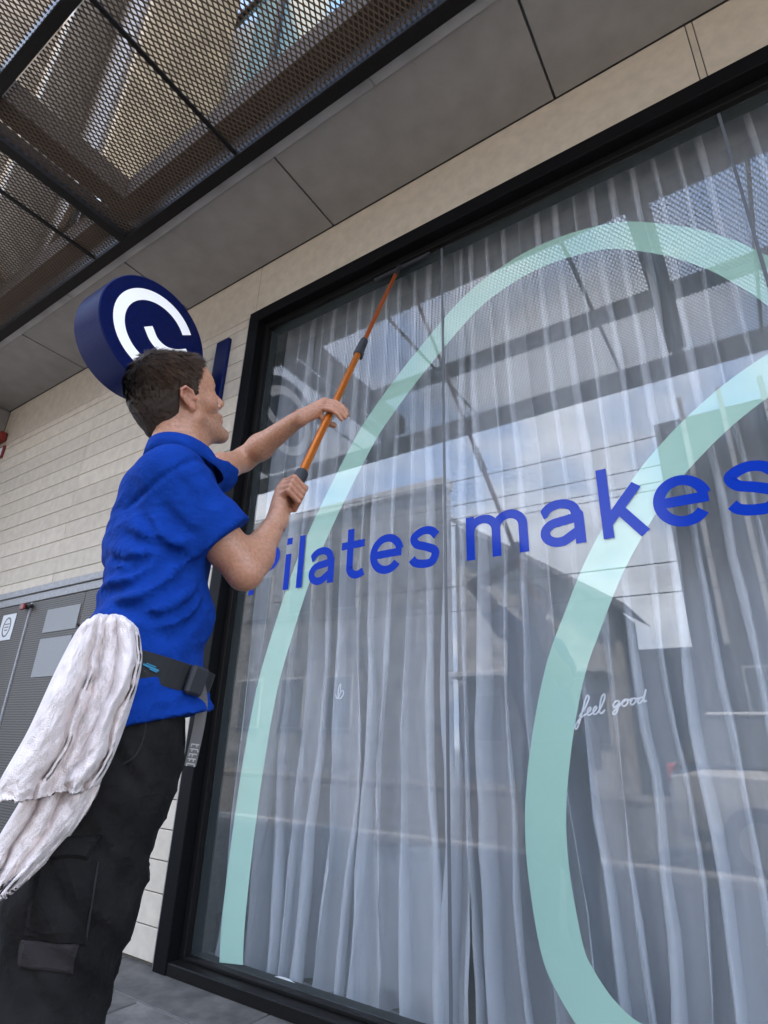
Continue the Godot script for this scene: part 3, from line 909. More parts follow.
# ---------------------------------------------------------------- distance fields meshed as surface nets
class Field:
	var o: Vector3
	var h: float
	var nx: int
	var ny: int
	var nz: int
	var d: PackedFloat32Array
	func _init(lo: Vector3, hi: Vector3, cell: float) -> void:
		o = lo
		h = cell
		nx = int(ceil((hi.x - lo.x) / cell)) + 1
		ny = int(ceil((hi.y - lo.y) / cell)) + 1
		nz = int(ceil((hi.z - lo.z) / cell)) + 1
		d = PackedFloat32Array()
		d.resize(nx * ny * nz)
		d.fill(1.0)
	# tapered capsule a-b, joined with smooth minimum k. flat: direction in which it is squeezed to f of its radius. cut: keep only the side of cut_at against cut_n
	func cap(a: Vector3, b: Vector3, ra: float, rb: float, k: float, flat := Vector3.ZERO, f := 1.0, cut_n := Vector3.ZERO, cut_at := Vector3.ZERO, carve := false) -> void:
		var r := maxf(ra, rb) + k + 2.5 * h
		var lo := Vector3(minf(a.x, b.x) - r, minf(a.y, b.y) - r, minf(a.z, b.z) - r) - o
		var hi := Vector3(maxf(a.x, b.x) + r, maxf(a.y, b.y) + r, maxf(a.z, b.z) + r) - o
		var x0 := maxi(0, int(lo.x / h))
		var x1 := mini(nx - 1, int(hi.x / h) + 1)
		var y0 := maxi(0, int(lo.y / h))
		var y1 := mini(ny - 1, int(hi.y / h) + 1)
		var z0 := maxi(0, int(lo.z / h))
		var z1 := mini(nz - 1, int(hi.z / h) + 1)
		var ab := b - a
		var squeeze := flat != Vector3.ZERO
		var g := 1.0 / f - 1.0
		if squeeze:
			flat = flat.normalized()
			ab += flat * (ab.dot(flat) * g)
		var l2 := maxf(ab.length_squared(), 1e-10)
		var cutting := cut_n != Vector3.ZERO
		for z in range(z0, z1 + 1):
			for y in range(y0, y1 + 1):
				var at := (z * ny + y) * nx
				var p := o + Vector3(x0 * h, y * h, z * h) - a
				for x in range(x0, x1 + 1):
					var q := p
					if squeeze:
						q += flat * (q.dot(flat) * g)
					var t := clampf(q.dot(ab) / l2, 0.0, 1.0)
					var v := (q - ab * t).length() - lerpf(ra, rb, t)
					if squeeze:
						v *= lerpf(f, 1.0, 0.35)
					if cutting:
						v = maxf(v, (p + a - cut_at).dot(cut_n))
					var w := d[at + x]
					if carve:
						v = -v
						var e := maxf(k - absf(v - w), 0.0)
						d[at + x] = maxf(v, w) + (e * e / (4.0 * k) if k > 0.0 else 0.0)
					else:
						var e := maxf(k - absf(v - w), 0.0)
						d[at + x] = minf(v, w) - (e * e / (4.0 * k) if k > 0.0 else 0.0)
					p.x += h
	func ball(c: Vector3, r: float, k: float, flat := Vector3.ZERO, f := 1.0) -> void:
		cap(c, c, r, r, k, flat, f)
	func plane_cut(n: Vector3, at: Vector3) -> void:
		for z in nz:
			for y in ny:
				for x in nx:
					var i := (z * ny + y) * nx + x
					d[i] = maxf(d[i], (o + Vector3(x, y, z) * h - at).dot(n))
	# add f(point) to the field near its surface
	func bend(fn: Callable, reach: float) -> void:
		for z in nz:
			for y in ny:
				for x in nx:
					var i := (z * ny + y) * nx + x
					if absf(d[i]) < reach:
						d[i] += fn.call(o + Vector3(x, y, z) * h)
	func at(p: Vector3) -> float:
		var q := (p - o) / h
		var x := int(floor(q.x))
		var y := int(floor(q.y))
		var z := int(floor(q.z))
		if x < 0 or y < 0 or z < 0 or x >= nx - 1 or y >= ny - 1 or z >= nz - 1:
			return 1.0
		var f := q - Vector3(x, y, z)
		var i := (z * ny + y) * nx + x
		var j := i + nx * ny
		var a := lerpf(lerpf(d[i], d[i + 1], f.x), lerpf(d[i + nx], d[i + nx + 1], f.x), f.y)
		var b := lerpf(lerpf(d[j], d[j + 1], f.x), lerpf(d[j + nx], d[j + nx + 1], f.x), f.y)
		return lerpf(a, b, f.z)
	# first surface point from p along direction v
	func hit(p: Vector3, v: Vector3, most := 3.0) -> Vector3:
		var t := 0.0
		while t < most:
			var s := at(p + v * t)
			if s < 0.0:
				var lo := t - h
				var hi := t
				for k in 8:
					var m := (lo + hi) / 2
					if at(p + v * m) < 0.0: hi = m
					else: lo = m
				return p + v * hi
			t += clampf(s * 0.7, h * 0.4, 0.05)
		return Vector3.INF
	func slope(p: Vector3) -> Vector3:
		var e := h
		return Vector3(at(p + Vector3(e, 0, 0)) - at(p - Vector3(e, 0, 0)), at(p + Vector3(0, e, 0)) - at(p - Vector3(0, e, 0)), at(p + Vector3(0, 0, e)) - at(p - Vector3(0, 0, e))).normalized()
	# appends the surface: positions, normals, triangles
	func net(ver: PackedVector3Array, nor: PackedVector3Array, idx: PackedInt32Array, xf := Transform3D.IDENTITY) -> Array:
		var id := PackedInt32Array()
		id.resize(nx * ny * nz)
		id.fill(-1)
		var mirrored := xf.basis.determinant() < 0.0
		var sxy := nx * ny
		var offs := [0, 1, nx, nx + 1, sxy, sxy + 1, sxy + nx, sxy + nx + 1]
		var edges := [[0, 1], [2, 3], [4, 5], [6, 7], [0, 2], [1, 3], [4, 6], [5, 7], [0, 4], [1, 5], [2, 6], [3, 7]]
		for z in nz - 1:
			for y in ny - 1:
				var row := (z * ny + y) * nx
				for x in nx - 1:
					var i := row + x
					var d0 := d[i]
					if absf(d0) > h * 2.5:
						continue
					var neg := 0
					for k in 8:
						if d[i + offs[k]] < 0.0:
							neg += 1
					if neg == 0 or neg == 8:
						continue
					var s := Vector3.ZERO
					var n := 0
					for e in edges:
						var a := d[i + offs[e[0]]]
						var b := d[i + offs[e[1]]]
						if (a < 0.0) != (b < 0.0):
							var t := a / (a - b)
							var pa := Vector3(e[0] & 1, (e[0] >> 1) & 1, e[0] >> 2)
							var pb := Vector3(e[1] & 1, (e[1] >> 1) & 1, e[1] >> 2)
							s += pa.lerp(pb, t)
							n += 1
					var q := o + (Vector3(x, y, z) + s / n) * h
					var g := Vector3(d[i + 1] + d[i + nx + 1] + d[i + sxy + 1] + d[i + sxy + nx + 1] - d[i] - d[i + nx] - d[i + sxy] - d[i + sxy + nx], d[i + nx] + d[i + nx + 1] + d[i + sxy + nx] + d[i + sxy + nx + 1] - d[i] - d[i + 1] - d[i + sxy] - d[i + sxy + 1], d[i + sxy] + d[i + sxy + 1] + d[i + sxy + nx] + d[i + sxy + nx + 1] - d[i] - d[i + 1] - d[i + nx] - d[i + nx + 1])
					id[i] = ver.size()
					ver.append(xf * q)
					nor.append((xf.basis * g).normalized())
		for z in range(1, nz - 1):
			for y in range(1, ny - 1):
				for x in range(1, nx - 1):
					var i := (z * ny + y) * nx + x
					var a := d[i]
					if absf(a) > h * 2.5:
						continue
					for ax in 3:
						var st: int = [1, nx, sxy][ax]
						var b := d[i + st]
						if (a < 0.0) == (b < 0.0):
							continue
						var u: int = [nx, sxy, 1][ax]
						var v: int = [sxy, 1, nx][ax]
						var q0 := id[i]
						var q1 := id[i - u]
						var q2 := id[i - u - v]
						var q3 := id[i - v]
						if q0 < 0 or q1 < 0 or q2 < 0 or q3 < 0:
							continue
						if (a < 0.0) != mirrored:
							idx.append_array([q0, q2, q1, q0, q3, q2])
						else:
							idx.append_array([q0, q1, q2, q0, q2, q3])
		return [ver, nor, idx]

func mesh_of(parts: Array, paint = null, off := Transform3D.IDENTITY) -> ArrayMesh:
	# parts: [Field, Transform3D]
	var ver := PackedVector3Array()
	var nor := PackedVector3Array()
	var idx := PackedInt32Array()
	for p in parts:
		var r: Array = p[0].net(ver, nor, idx, p[1])
		ver = r[0]
		nor = r[1]
		idx = r[2]
	var arr := []
	arr.resize(Mesh.ARRAY_MAX)
	arr[Mesh.ARRAY_VERTEX] = ver
	arr[Mesh.ARRAY_NORMAL] = nor
	arr[Mesh.ARRAY_INDEX] = idx
	if paint != null:
		var col := PackedColorArray()
		var back := off.affine_inverse()
		for v in ver:
			col.append(paint.call(back * v))
		arr[Mesh.ARRAY_COLOR] = col
	var m := ArrayMesh.new()
	m.add_surface_from_arrays(Mesh.PRIMITIVE_TRIANGLES, arr)
	return m

# ---------------------------------------------------------------- the window cleaner
func at_dist(u: float, v: float, dist: float) -> Vector3:
	return EYE + ray(u, v) * dist

const SR := Vector3(-1.052, 1.445, 1.261)
const SL := Vector3(-1.27, 1.575, 1.06)
const ER := Vector3(-0.958, 1.257, 1.100)
const EL := Vector3(-1.345, 1.765, 0.825)
const NECK := Vector3(-1.130, 1.545, 1.205)
const AR := Vector3(0.80, 0.0, 0.60)       # towards his right
const FW := Vector3(0.60, 0.0, -0.80)      # where his chest points
var pole_a := Vector3(-0.989, 1.509, 0.945)
var pole_b := Vector3(-1.30, 3.325, -0.022)

func finger(f: Field, pts: Array, r: float) -> void:
	for i in pts.size() - 1:
		f.cap(pts[i], pts[i + 1], r * (1.0 - 0.07 * i), r * (1.0 - 0.07 * (i + 1)), 0.003)

func make_person() -> void:
	# --- materials
	var skin_n := noise_tex(0.025, 51, 0.76, 1.0, 5)
	var pore := noise_tex(0.18, 52, 0.0, 1.0, 3)
	mat("skin", Color.WHITE, 0.45, skin_n, 7.0, 0.05, pore)
	M.skin.vertex_color_use_as_albedo = true
	M.skin.subsurf_scatter_enabled = true
	M.skin.subsurf_scatter_strength = 0.12
	var weave := noise_tex(0.32, 53, 0.0, 1.0, 2)
	var rumple := noise_tex(0.006, 71, 0.0, 1.0, 6, 1024)
	(rumple.noise as FastNoiseLite).fractal_type = FastNoiseLite.FRACTAL_RIDGED
	mat("shirt", lin(0.006, 0.044, 0.275), 0.95, noise_tex(0.02, 54, 0.82, 1.0, 5), 2.0, 0.55, rumple)
	M.shirt.metallic_specular = 0.2
	mat("trousers", lin(0.020, 0.018, 0.0168), 0.95, noise_tex(0.012, 55, 0.55, 1.0, 6), 1.7, 0.6, rumple)
	M.trousers.metallic_specular = 0.25
	mat("pocket_patch", lin(0.020, 0.0135, 0.013), 0.9, noise_tex(0.02, 56, 0.7, 1.0, 5), 4.0, 0.05, weave)
	mat("webbing", lin(0.012, 0.012, 0.012), 0.8, null, 6.0, 0.05, weave)
	mat("strap_grey", lin(0.11, 0.10, 0.09), 0.8, null, 6.0, 0.05, weave)
	mat("strap_print", lin(0.36, 0.33, 0.29), 0.8)
	mat("logo_cyan", lin(0.01, 0.20, 0.33), 0.6)
	mat("thread", lin(0.014, 0.013, 0.0125), 0.95)
	mat("towel", Color.WHITE, 0.95, noise_tex(0.02, 57, 0.88, 1.0, 5), 3.0, 0.25, noise_tex(0.25, 58, 0.0, 1.0, 3))
	M.towel.vertex_color_use_as_albedo = true
	M.towel.rim_enabled = true
	M.towel.rim = 0.3
	mat("hair_base", lin(0.030, 0.017, 0.009), 0.85)
	var hm := StandardMaterial3D.new()
	hm.resource_name = "hair"
	hm.vertex_color_use_as_albedo = true
	hm.roughness = 0.55
	hm.metallic_specular = 0.3
	hm.cull_mode = BaseMaterial3D.CULL_DISABLED
	M.hair = hm
	mat("eye_white", lin(0.7, 0.68, 0.66), 0.2)
	mat("orange_tube", lin(0.62, 0.16, 0.008), 0.3, noise_tex(0.02, 60, 0.85, 1.0, 3), 6.0)
	M.orange_tube.metallic = 0.55
	mat("orange_thin", lin(0.42, 0.085, 0.01), 0.32)
	M.orange_thin.metallic = 0.5
	mat("rubber", lin(0.02, 0.02, 0.022), 0.6)
	mat("boot", lin(0.02, 0.017, 0.014), 0.6)

	var p := thing("person", "person in blue polo shirt and black cargo trousers reaching up with an orange pole", "person", Vector3(-1.09, 0.0, 1.30))
	var off := Transform3D(Basis.IDENTITY, -p.position)
	var u := (pole_b - pole_a).normalized()

	# --- arms, yoke, neck stub
	var wr := at_dist(277.5, 521, (on_z(277.5, 521, 0.972) - EYE).length())
	var gl := pole_a + u * 0.455
	var wl := Vector3(-1.108, 1.853, 0.822)
	var arms := Field.new(Vector3(-1.46, 1.15, 0.70), Vector3(-0.84, 1.98, 1.38), 0.006)
	arms.cap(SR, SL, 0.045, 0.045, 0.02)
	arms.cap(NECK + Vector3(0.0, 0.02, 0.0), (SR + SL) / 2 + Vector3(0, -0.12, 0.02), 0.052, 0.09, 0.02)
	arms.cap(SR, SR.lerp(ER, 0.55), 0.050, 0.050, 0.02)
	arms.cap(SR.lerp(ER, 0.5), ER, 0.050, 0.040, 0.02)
	var fr := ER.lerp(wr, 0.30)
	arms.cap(ER, fr, 0.038, 0.041, 0.02)
	arms.cap(fr, wr, 0.041, 0.0250, 0.02)
	arms.ball(ER + (ER - (SR + wr) / 2).normalized() * 0.016, 0.024, 0.02)
	arms.cap(ER.lerp(SR, 0.25), ER.lerp(fr, 0.7), 0.036, 0.036, 0.03)
	arms.cap(SL, SL.lerp(EL, 0.55), 0.048, 0.046, 0.02)
	arms.cap(SL.lerp(EL, 0.5), EL, 0.046, 0.037, 0.02)
	var fl := EL.lerp(wl, 0.32)
	arms.cap(EL, fl, 0.037, 0.041, 0.02)
	arms.cap(fl, wl, 0.041, 0.026, 0.02)

	# --- right hand: a fist round the grip
	var pr := pole_a - wr
	pr = (pr - u * pr.dot(u)).normalized()
	var cr := u.cross(pr)
	if cr.dot(EYE - pole_a) < 0.0:
		cr = -cr
	var hr := Field.new(pole_a - Vector3(0.11, 0.11, 0.11), pole_a + Vector3(0.10, 0.10, 0.10), 0.0034)
	var g := pole_a
	for k in 4:
		var s: float = [0.030, 0.010, -0.010, -0.029][k]
		var mcp: Vector3 = g + cr * [0.031, 0.034, 0.032, 0.027][k] + u * s + pr * [0.004, 0.006, 0.003, -0.002][k]
		hr.cap(wr + cr * 0.006 + u * s * 0.45, mcp, 0.017, 0.0118, 0.012)
		var r: float = [0.0098, 0.0102, 0.0098, 0.0086][k]
		finger(hr, [mcp, g + pr * 0.034 + cr * 0.018 + u * (s + 0.001), g + pr * 0.022 - cr * 0.020 + u * s, g - pr * 0.010 - cr * 0.026 + u * s], r)
	hr.cap(wr - cr * 0.004, g - pr * 0.026 + cr * 0.006, 0.021, 0.020, 0.015)
	hr.cap(wr + u * 0.014, g - pr * 0.030 + u * 0.022 - cr * 0.004, 0.016, 0.0145, 0.012)
	finger(hr, [g - pr * 0.030 + u * 0.022 - cr * 0.004, g - pr * 0.012 + u * 0.038 - cr * 0.024, g + pr * 0.016 + u * 0.040 - cr * 0.022], 0.0112)
	hr.cap(wr + cr * 0.006, g + cr * 0.022 - u * 0.004, 0.022, 0.021, 0.012, cr, 0.75)
	hr.cap(fr.lerp(wr, 0.75), wr, 0.0305, 0.0265, 0.01)

	# --- left hand: fingers laid over the pole, thumb behind it
	var pl := gl - wl
	pl = (pl - u * pl.dot(u)).normalized()
	var cl := u.cross(pl)
	if cl.dot(EYE - gl) < 0.0:
		cl = -cl
	var hl := Field.new(gl - Vector3(0.12, 0.12, 0.12), gl + Vector3(0.11, 0.11, 0.11), 0.0034)
	for k in 4:
		var s: float = [0.030, 0.012, -0.006, -0.022][k]
		var ln: float = [0.92, 1.0, 0.96, 0.80][k]
		var mcp: Vector3 = gl - pl * [0.030, 0.028, 0.030, 0.034][k] + cl * 0.018 + u * s
		hl.cap(wl + u * s * 0.4, mcp, 0.016, 0.0118, 0.012)
		finger(hl, [mcp, gl + cl * 0.0245 + pl * 0.008 * ln + u * (s - 0.004), gl + cl * 0.022 + pl * 0.036 * ln + u * (s - 0.014), gl + cl * 0.012 + pl * 0.056 * ln + u * (s - 0.024)], [0.0094, 0.0098, 0.0094, 0.0083][k])
	hl.cap(wl, gl - pl * 0.036 + cl * 0.004, 0.020, 0.018, 0.015)
	hl.cap(wl - u * 0.012, gl - pl * 0.034 - u * 0.026, 0.016, 0.013, 0.012)
	finger(hl, [gl - pl * 0.034 - u * 0.026, gl - pl * 0.006 - u * 0.040 - cl * 0.016, gl + pl * 0.024 - u * 0.040 - cl * 0.020], 0.0108)
	hl.cap(fl.lerp(wl, 0.72), wl, 0.0295, 0.026, 0.01)

	# --- head, in its own axes: x to his right, y up, z forward
	var hc := Vector3(-1.149, 1.705, 1.222)
	var hz := Vector3(0.275, 0.54, -0.80).normalized()
	var hx := Vector3(0.956, -0.21, 0.158)
	hx = (hx - hz * hx.dot(hz)).normalized()
	var hy := hx.cross(hz).normalized()
	var head_xf := Transform3D(Basis(hx, hy, hz), hc)
	var inv := head_xf.affine_inverse()
	var hd := Field.new(Vector3(-0.105, -0.245, -0.135), Vector3(0.105, 0.135, 0.145), 0.0042)
	var X := Vector3.RIGHT
	hd.cap(Vector3(0, 0.026, -0.028), Vector3(0, 0.024, 0.016), 0.086, 0.082, 0.02, X, 0.87)
	hd.ball(Vector3(0, -0.005, -0.050), 0.056, 0.03)
	hd.ball(Vector3(0, 0.040, 0.042), 0.054, 0.03)
	hd.cap(Vector3(0, -0.015, 0.042), Vector3(0, -0.082, 0.055), 0.055, 0.038, 0.02)
	for s in [-1.0, 1.0]:
		hd.cap(Vector3(s * 0.052, -0.054, 0.004), Vector3(s * 0.017, -0.108, 0.078), 0.019, 0.016, 0.02)
		hd.cap(Vector3(s * 0.056, -0.015, 0.008), Vector3(s * 0.054, -0.052, 0.004), 0.020, 0.020, 0.02)
		hd.ball(Vector3(s * 0.043, -0.022, 0.058), 0.021, 0.02)
		hd.cap(Vector3(s * 0.012, 0.022, 0.088), Vector3(s * 0.042, 0.020, 0.074), 0.011, 0.010, 0.015)
		hd.cap(Vector3(s * 0.032, 0.002, 0.104), Vector3(s * 0.032, 0.002, 0.104), 0.017, 0.017, 0.015, Vector3.ZERO, 1.0, Vector3.ZERO, Vector3.ZERO, true)
		hd.ball(Vector3(s * 0.031, 0.001, 0.0785), 0.0125, 0.004)
		hd.ball(Vector3(s * 0.012, -0.034, 0.100), 0.0085, 0.008)
		# ear: rim, lobe, hollow
		var e := Vector3(s * 0.078, -0.006, -0.012)
		hd.cap(e + Vector3(0, 0.014, -0.004), e + Vector3(0, -0.016, 0.004), 0.0165, 0.011, 0.006, X, 0.42)
		var rim := [Vector3(0.004 * s, -0.004, 0.016), Vector3(0.005 * s, 0.016, 0.012), Vector3(0.009 * s, 0.028, -0.002), Vector3(0.012 * s, 0.023, -0.017), Vector3(0.012 * s, 0.006, -0.020), Vector3(0.008 * s, -0.013, -0.010), Vector3(0.004 * s, -0.026, 0.001)]
		for k in rim.size() - 1:
			hd.cap(e + rim[k], e + rim[k + 1], 0.0040, 0.0040, 0.003)
		hd.ball(e + Vector3(0.003 * s, -0.025, 0.003), 0.0075, 0.005, X, 0.6)
		hd.cap(e + Vector3(0.0125 * s, 0.010, -0.006), e + Vector3(0.0120 * s, -0.008, 0.002), 0.0110, 0.0100, 0.002, Vector3.ZERO, 1.0, Vector3.ZERO, Vector3.ZERO, true)
		hd.ball(e + Vector3(0.004 * s, -0.004, 0.014), 0.0055, 0.004)
	hd.ball(Vector3(0, -0.110, 0.092), 0.0180, 0.02)
	hd.cap(Vector3(0, 0.014, 0.090), Vector3(0, -0.026, 0.113), 0.0085, 0.0115, 0.008)
	hd.cap(Vector3(-0.017, -0.060, 0.093), Vector3(0.017, -0.060, 0.093), 0.0075, 0.0075, 0.006)
	hd.cap(Vector3(-0.014, -0.072, 0.092), Vector3(0.014, -0.072, 0.092), 0.0080, 0.0080, 0.006)
	var nb := inv * (NECK + Vector3(0, -0.02, 0))
	hd.cap(Vector3(0, -0.040, -0.022), nb, 0.052, 0.060, 0.03)
	hd.cap(Vector3(0, -0.085, 0.030), nb + Vector3(0, 0, 0.02), 0.034, 0.045, 0.03)
	for s in [-1.0, 1.0]:
		hd.cap(Vector3(s * 0.056, -0.045, -0.022), nb + Vector3(s * 0.02, 0.02, 0.050), 0.012, 0.012, 0.02)
	# skin tones: redder ears, knuckles and elbows, stubble along the jaw
	var blotch := FastNoiseLite.new()
	blotch.seed = 90
	blotch.frequency = 1.0
	blotch.fractal_octaves = 3
	var tone := func(q: Vector3) -> Color:
		var l := inv * q
		var c := Color(0.60, 0.295, 0.170)
		var red := 0.35 * blotch.get_noise_3d(q.x * 30.0, q.y * 30.0, q.z * 30.0)
		red += 0.9 * smoothstep(0.074, 0.088, absf(l.x)) * smoothstep(0.05, 0.03, absf(l.y))
		red += 0.5 * exp(-pow(q.distance_to(pole_a) / 0.05, 2.0)) + 0.4 * exp(-pow(q.distance_to(gl) / 0.05, 2.0)) + 0.35 * exp(-pow(q.distance_to(ER) / 0.05, 2.0))
		c = c.lerp(Color(0.58, 0.205, 0.125), clampf(red, 0.0, 1.0) * 0.6)
		if l.length() < 0.2:
			var jaw := smoothstep(-0.045, -0.075, l.y) * smoothstep(0.0, 0.03, l.z) * smoothstep(-0.17, -0.13, l.y)
			var grain := 0.5 + 0.5 * blotch.get_noise_3d(q.x * 420.0, q.y * 420.0, q.z * 420.0)
			c = c.lerp(Color(0.30, 0.17, 0.11), jaw * (0.15 + 0.45 * grain))
		return c
	var body := part("body", mesh_of([[arms, off], [hr, off], [hl, off], [hd, off * head_xf]], tone, off), M.skin, p)
	body.set_meta("label", "head, neck and bare forearms")

	# --- hair
	var hf := Field.new(Vector3(-0.115, -0.125, -0.145), Vector3(0.115, 0.145, 0.115), 0.0045)
	hf.cap(Vector3(0, 0.030, -0.030), Vector3(0, 0.030, 0.016), 0.092, 0.086, 0.02, X, 0.88)
	hf.cap(Vector3(0, 0.050, -0.020), Vector3(0, 0.052, 0.040), 0.070, 0.056, 0.03)
	hf.ball(Vector3(0, -0.005, -0.052), 0.061, 0.03)
	hf.cap(Vector3(0, -0.03, -0.045), Vector3(0, -0.080, -0.050), 0.056, 0.050, 0.03)
	hf.cap(Vector3(-0.060, 0.01, 0.012), Vector3(-0.062, -0.025, 0.012), 0.014, 0.008, 0.012)
	hf.cap(Vector3(0.060, 0.01, 0.012), Vector3(0.062, -0.025, 0.012), 0.014, 0.008, 0.012)
	var line := [[-0.14, -0.088], [-0.062, -0.084], [-0.040, -0.050], [-0.030, -0.005], [-0.022, 0.022], [-0.004, 0.022], [0.006, -0.022], [0.020, -0.018], [0.028, 0.018], [0.046, 0.052], [0.062, 0.070], [0.11, 0.088]]
	var tuft := FastNoiseLite.new()
	tuft.seed = 31
	tuft.frequency = 1.0
	hf.bend(func(q: Vector3) -> float:
		var y := -1.0
		for k in line.size() - 1:
			if q.z >= line[k][0] and q.z <= line[k + 1][0]:
				y = lerpf(line[k][1], line[k + 1][1], (q.z - line[k][0]) / (line[k + 1][0] - line[k][0]))
		var m := maxf(0.0, (y + 0.016 - q.y) * 0.62)
		return minf(m, 0.03) + tuft.get_noise_3d(q.x * 55.0, q.y * 40.0, q.z * 55.0) * 0.0027, 0.03)
	var hair := part("hair", mesh_of([[hf, off * head_xf]]), M.hair_base, p)
	hair.set_meta("label", "short dark brown hair")
	var ver := PackedVector3Array()
	var nor := PackedVector3Array()
	var idx := PackedInt32Array()
	var nn := hf.net(ver, nor, idx)
	var rng := RandomNumberGenerator.new()
	rng.seed = 77
	var st := new_st()
	var crown := Vector3(0.01, 0.11, -0.06)
	for k in 26000:
		var i := rng.randi_range(0, nn[0].size() - 1)
		var q: Vector3 = nn[0][i]
		var n: Vector3 = nn[1][i]
		if n.y < -0.6:
			continue
		var fl2 := (q - crown)
		fl2 = (fl2 - n * fl2.dot(n)).normalized()
		var sw := tuft.get_noise_3d(q.x * 30.0, q.y * 30.0, q.z * 30.0) * 1.2
		fl2 = fl2.rotated(n, sw + rng.randf_range(-0.25, 0.25))
		var top := smoothstep(0.0, 0.08, q.y)
		var ln := lerpf(0.008, 0.022, top) * rng.randf_range(0.7, 1.3)
		var lift := lerpf(0.07, 0.27, top) * rng.randf_range(0.5, 1.5)
		var a := q - n * 0.002
		var b := a + (fl2 + n * lift).normalized() * ln * 0.5 + n * 0.001
		var c := b + (fl2 + n * lift * 0.3).normalized() * ln * 0.5
		var wv := n.cross(fl2).normalized() * rng.randf_range(0.0004, 0.0009)
		var br := rng.randf_range(0.35, 1.9)
		st.set_color(Color(0.048 * br, 0.027 * br, 0.015 * br))
		var nn2 := (n + fl2 * 0.2).normalized()
		for v in [a - wv, b - wv, b + wv, a - wv, b + wv, a + wv, b - wv, c, b + wv]:
			st.set_normal(nn2)
			st.add_vertex((off * head_xf) * v)
	for k in 260:
		var sd := 1.0 if k % 2 == 0 else -1.0
		var along := rng.randf()
		var b0 := hd.hit(Vector3(sd * lerpf(0.012, 0.046, along), 0.026 + 0.006 * sin(along * PI) + rng.randf_range(-0.003, 0.003), 0.16), Vector3(0, 0, -1), 0.2)
		if b0 == Vector3.INF:
			continue
		var bn := hd.slope(b0)
		var bd := Vector3(sd, 0.25 - along * 0.5, -0.3).normalized()
		var bw := bn.cross(bd).normalized() * 0.0006
		st.set_color(Color(0.03, 0.017, 0.01))
		for v in [b0 - bw, b0 + bw, b0 + bd * 0.008 + bn * 0.002]:
			st.set_normal(bn)
			st.add_vertex((off * head_xf) * v)
	part("strands", st.commit(), M.hair, hair)

	# --- polo shirt
	var sh := Field.new(Vector3(-1.52, 0.84, 0.86), Vector3(-0.82, 1.66, 1.50), 0.0072)
	var c1 := Vector3(-1.150, 1.42, 1.172)
	var c2 := Vector3(-1.148, 1.30, 1.190)
	var c3 := Vector3(-1.118, 1.16, 1.204)
	var c4 := Vector3(-1.100, 1.05, 1.222)
	var c5 := Vector3(-1.088, 0.90, 1.238)
	sh.cap(c1, c2, 0.148, 0.156, 0.03, FW, 0.68)
	sh.cap(c2, c3, 0.156, 0.150, 0.03, FW, 0.69)
	sh.cap(c3, c4, 0.150, 0.144, 0.03, FW, 0.73)
	sh.cap(c4, c5, 0.146, 0.176, 0.02, FW, 0.80)
	sh.ball(c3 - FW * 0.070 + Vector3(0, -0.060, 0), 0.055, 0.05)
	sh.ball(c3 + FW * 0.06 + Vector3(0, -0.02, 0), 0.065, 0.05)
	sh.cap(c4 + FW * 0.06 + Vector3(0, -0.05, 0), c5 + FW * 0.10 + AR * 0.03, 0.07, 0.085, 0.04)
	sh.cap(SR + Vector3(-0.02, 0.002, -0.01), SL, 0.062, 0.056, 0.05)
	sh.cap(NECK + Vector3(0.0, -0.055, 0.0), SR + Vector3(-0.03, 0.0, -0.02), 0.052, 0.056, 0.05)
	sh.cap(NECK + Vector3(0.0, -0.055, 0.0), SL, 0.050, 0.052, 0.05)
	sh.cap(SR - FW * 0.055 + Vector3(-0.06, -0.02, -0.04), c2 - FW * 0.065, 0.052, 0.048, 0.06)
	var ra := (ER - SR).normalized()
	var la := (EL - SL).normalized()
	var rh := SR.lerp(ER, 0.66)
	var lh := SL.lerp(EL, 0.46)
	sh.cap(SR, SR + ra * 0.32, 0.066, 0.079, 0.04, Vector3.ZERO, 1.0, ra, rh)
	sh.cap(SR + Vector3(0, -0.012, 0), rh + Vector3(0.01, -0.022, 0.004), 0.058, 0.058, 0.03, Vector3.ZERO, 1.0, ra, rh)
	sh.cap(SL, SL + la * 0.30, 0.062, 0.076, 0.04, Vector3.ZERO, 1.0, la, lh)
	# cuffs stand proud
	sh.cap(rh - ra * 0.035, rh + ra * 0.05, 0.0795, 0.0815, 0.002, Vector3.ZERO, 1.0, ra, rh + ra * 0.002)
	sh.cap(lh - la * 0.035, lh + la * 0.05, 0.073, 0.075, 0.002, Vector3.ZERO, 1.0, la, lh + la * 0.002)
	var wr_n := FastNoiseLite.new()
	wr_n.seed = 12
	wr_n.frequency = 1.0
	wr_n.fractal_octaves = 2
	var t_dir := (FW * 0.86 + Vector3.UP * 0.50).normalized()
	var s_dir := (FW * -0.50 + Vector3.UP * 0.86).normalized()
	# creases pulled across the side and back: each a valley with a ridge along its upper side
	var folds := []
	for cr_ in [[[104, 518], [120, 532], [142, 542], [168, 551], [186, 556]], [[140, 512], [150, 530], [164, 546], [186, 563]], [[100, 592], [126, 588], [148, 575], [168, 560], [184, 552]], [[104, 606], [138, 606], [166, 592], [192, 568], [204, 556]], [[134, 614], [160, 619], [184, 609], [202, 584]], [[150, 630], [174, 634], [196, 616], [206, 596]], [[108, 556], [130, 563], [156, 556]], [[108, 575], [124, 572], [140, 562]], [[176, 470], [190, 492], [200, 516]], [[160, 500], [176, 520], [196, 536]]]:
		var g0 := []
		for q in cr_:
			var s0 := sh.hit(EYE, ray(q[0], q[1]))
			if s0 != Vector3.INF:
				g0.append(s0)
		if g0.size() > 2:
			var dense := catmull(g0, 7)
			folds.append([dense, 0.55 if cr_[0][1] < 502 and cr_[0][0] > 150 else 1.0])
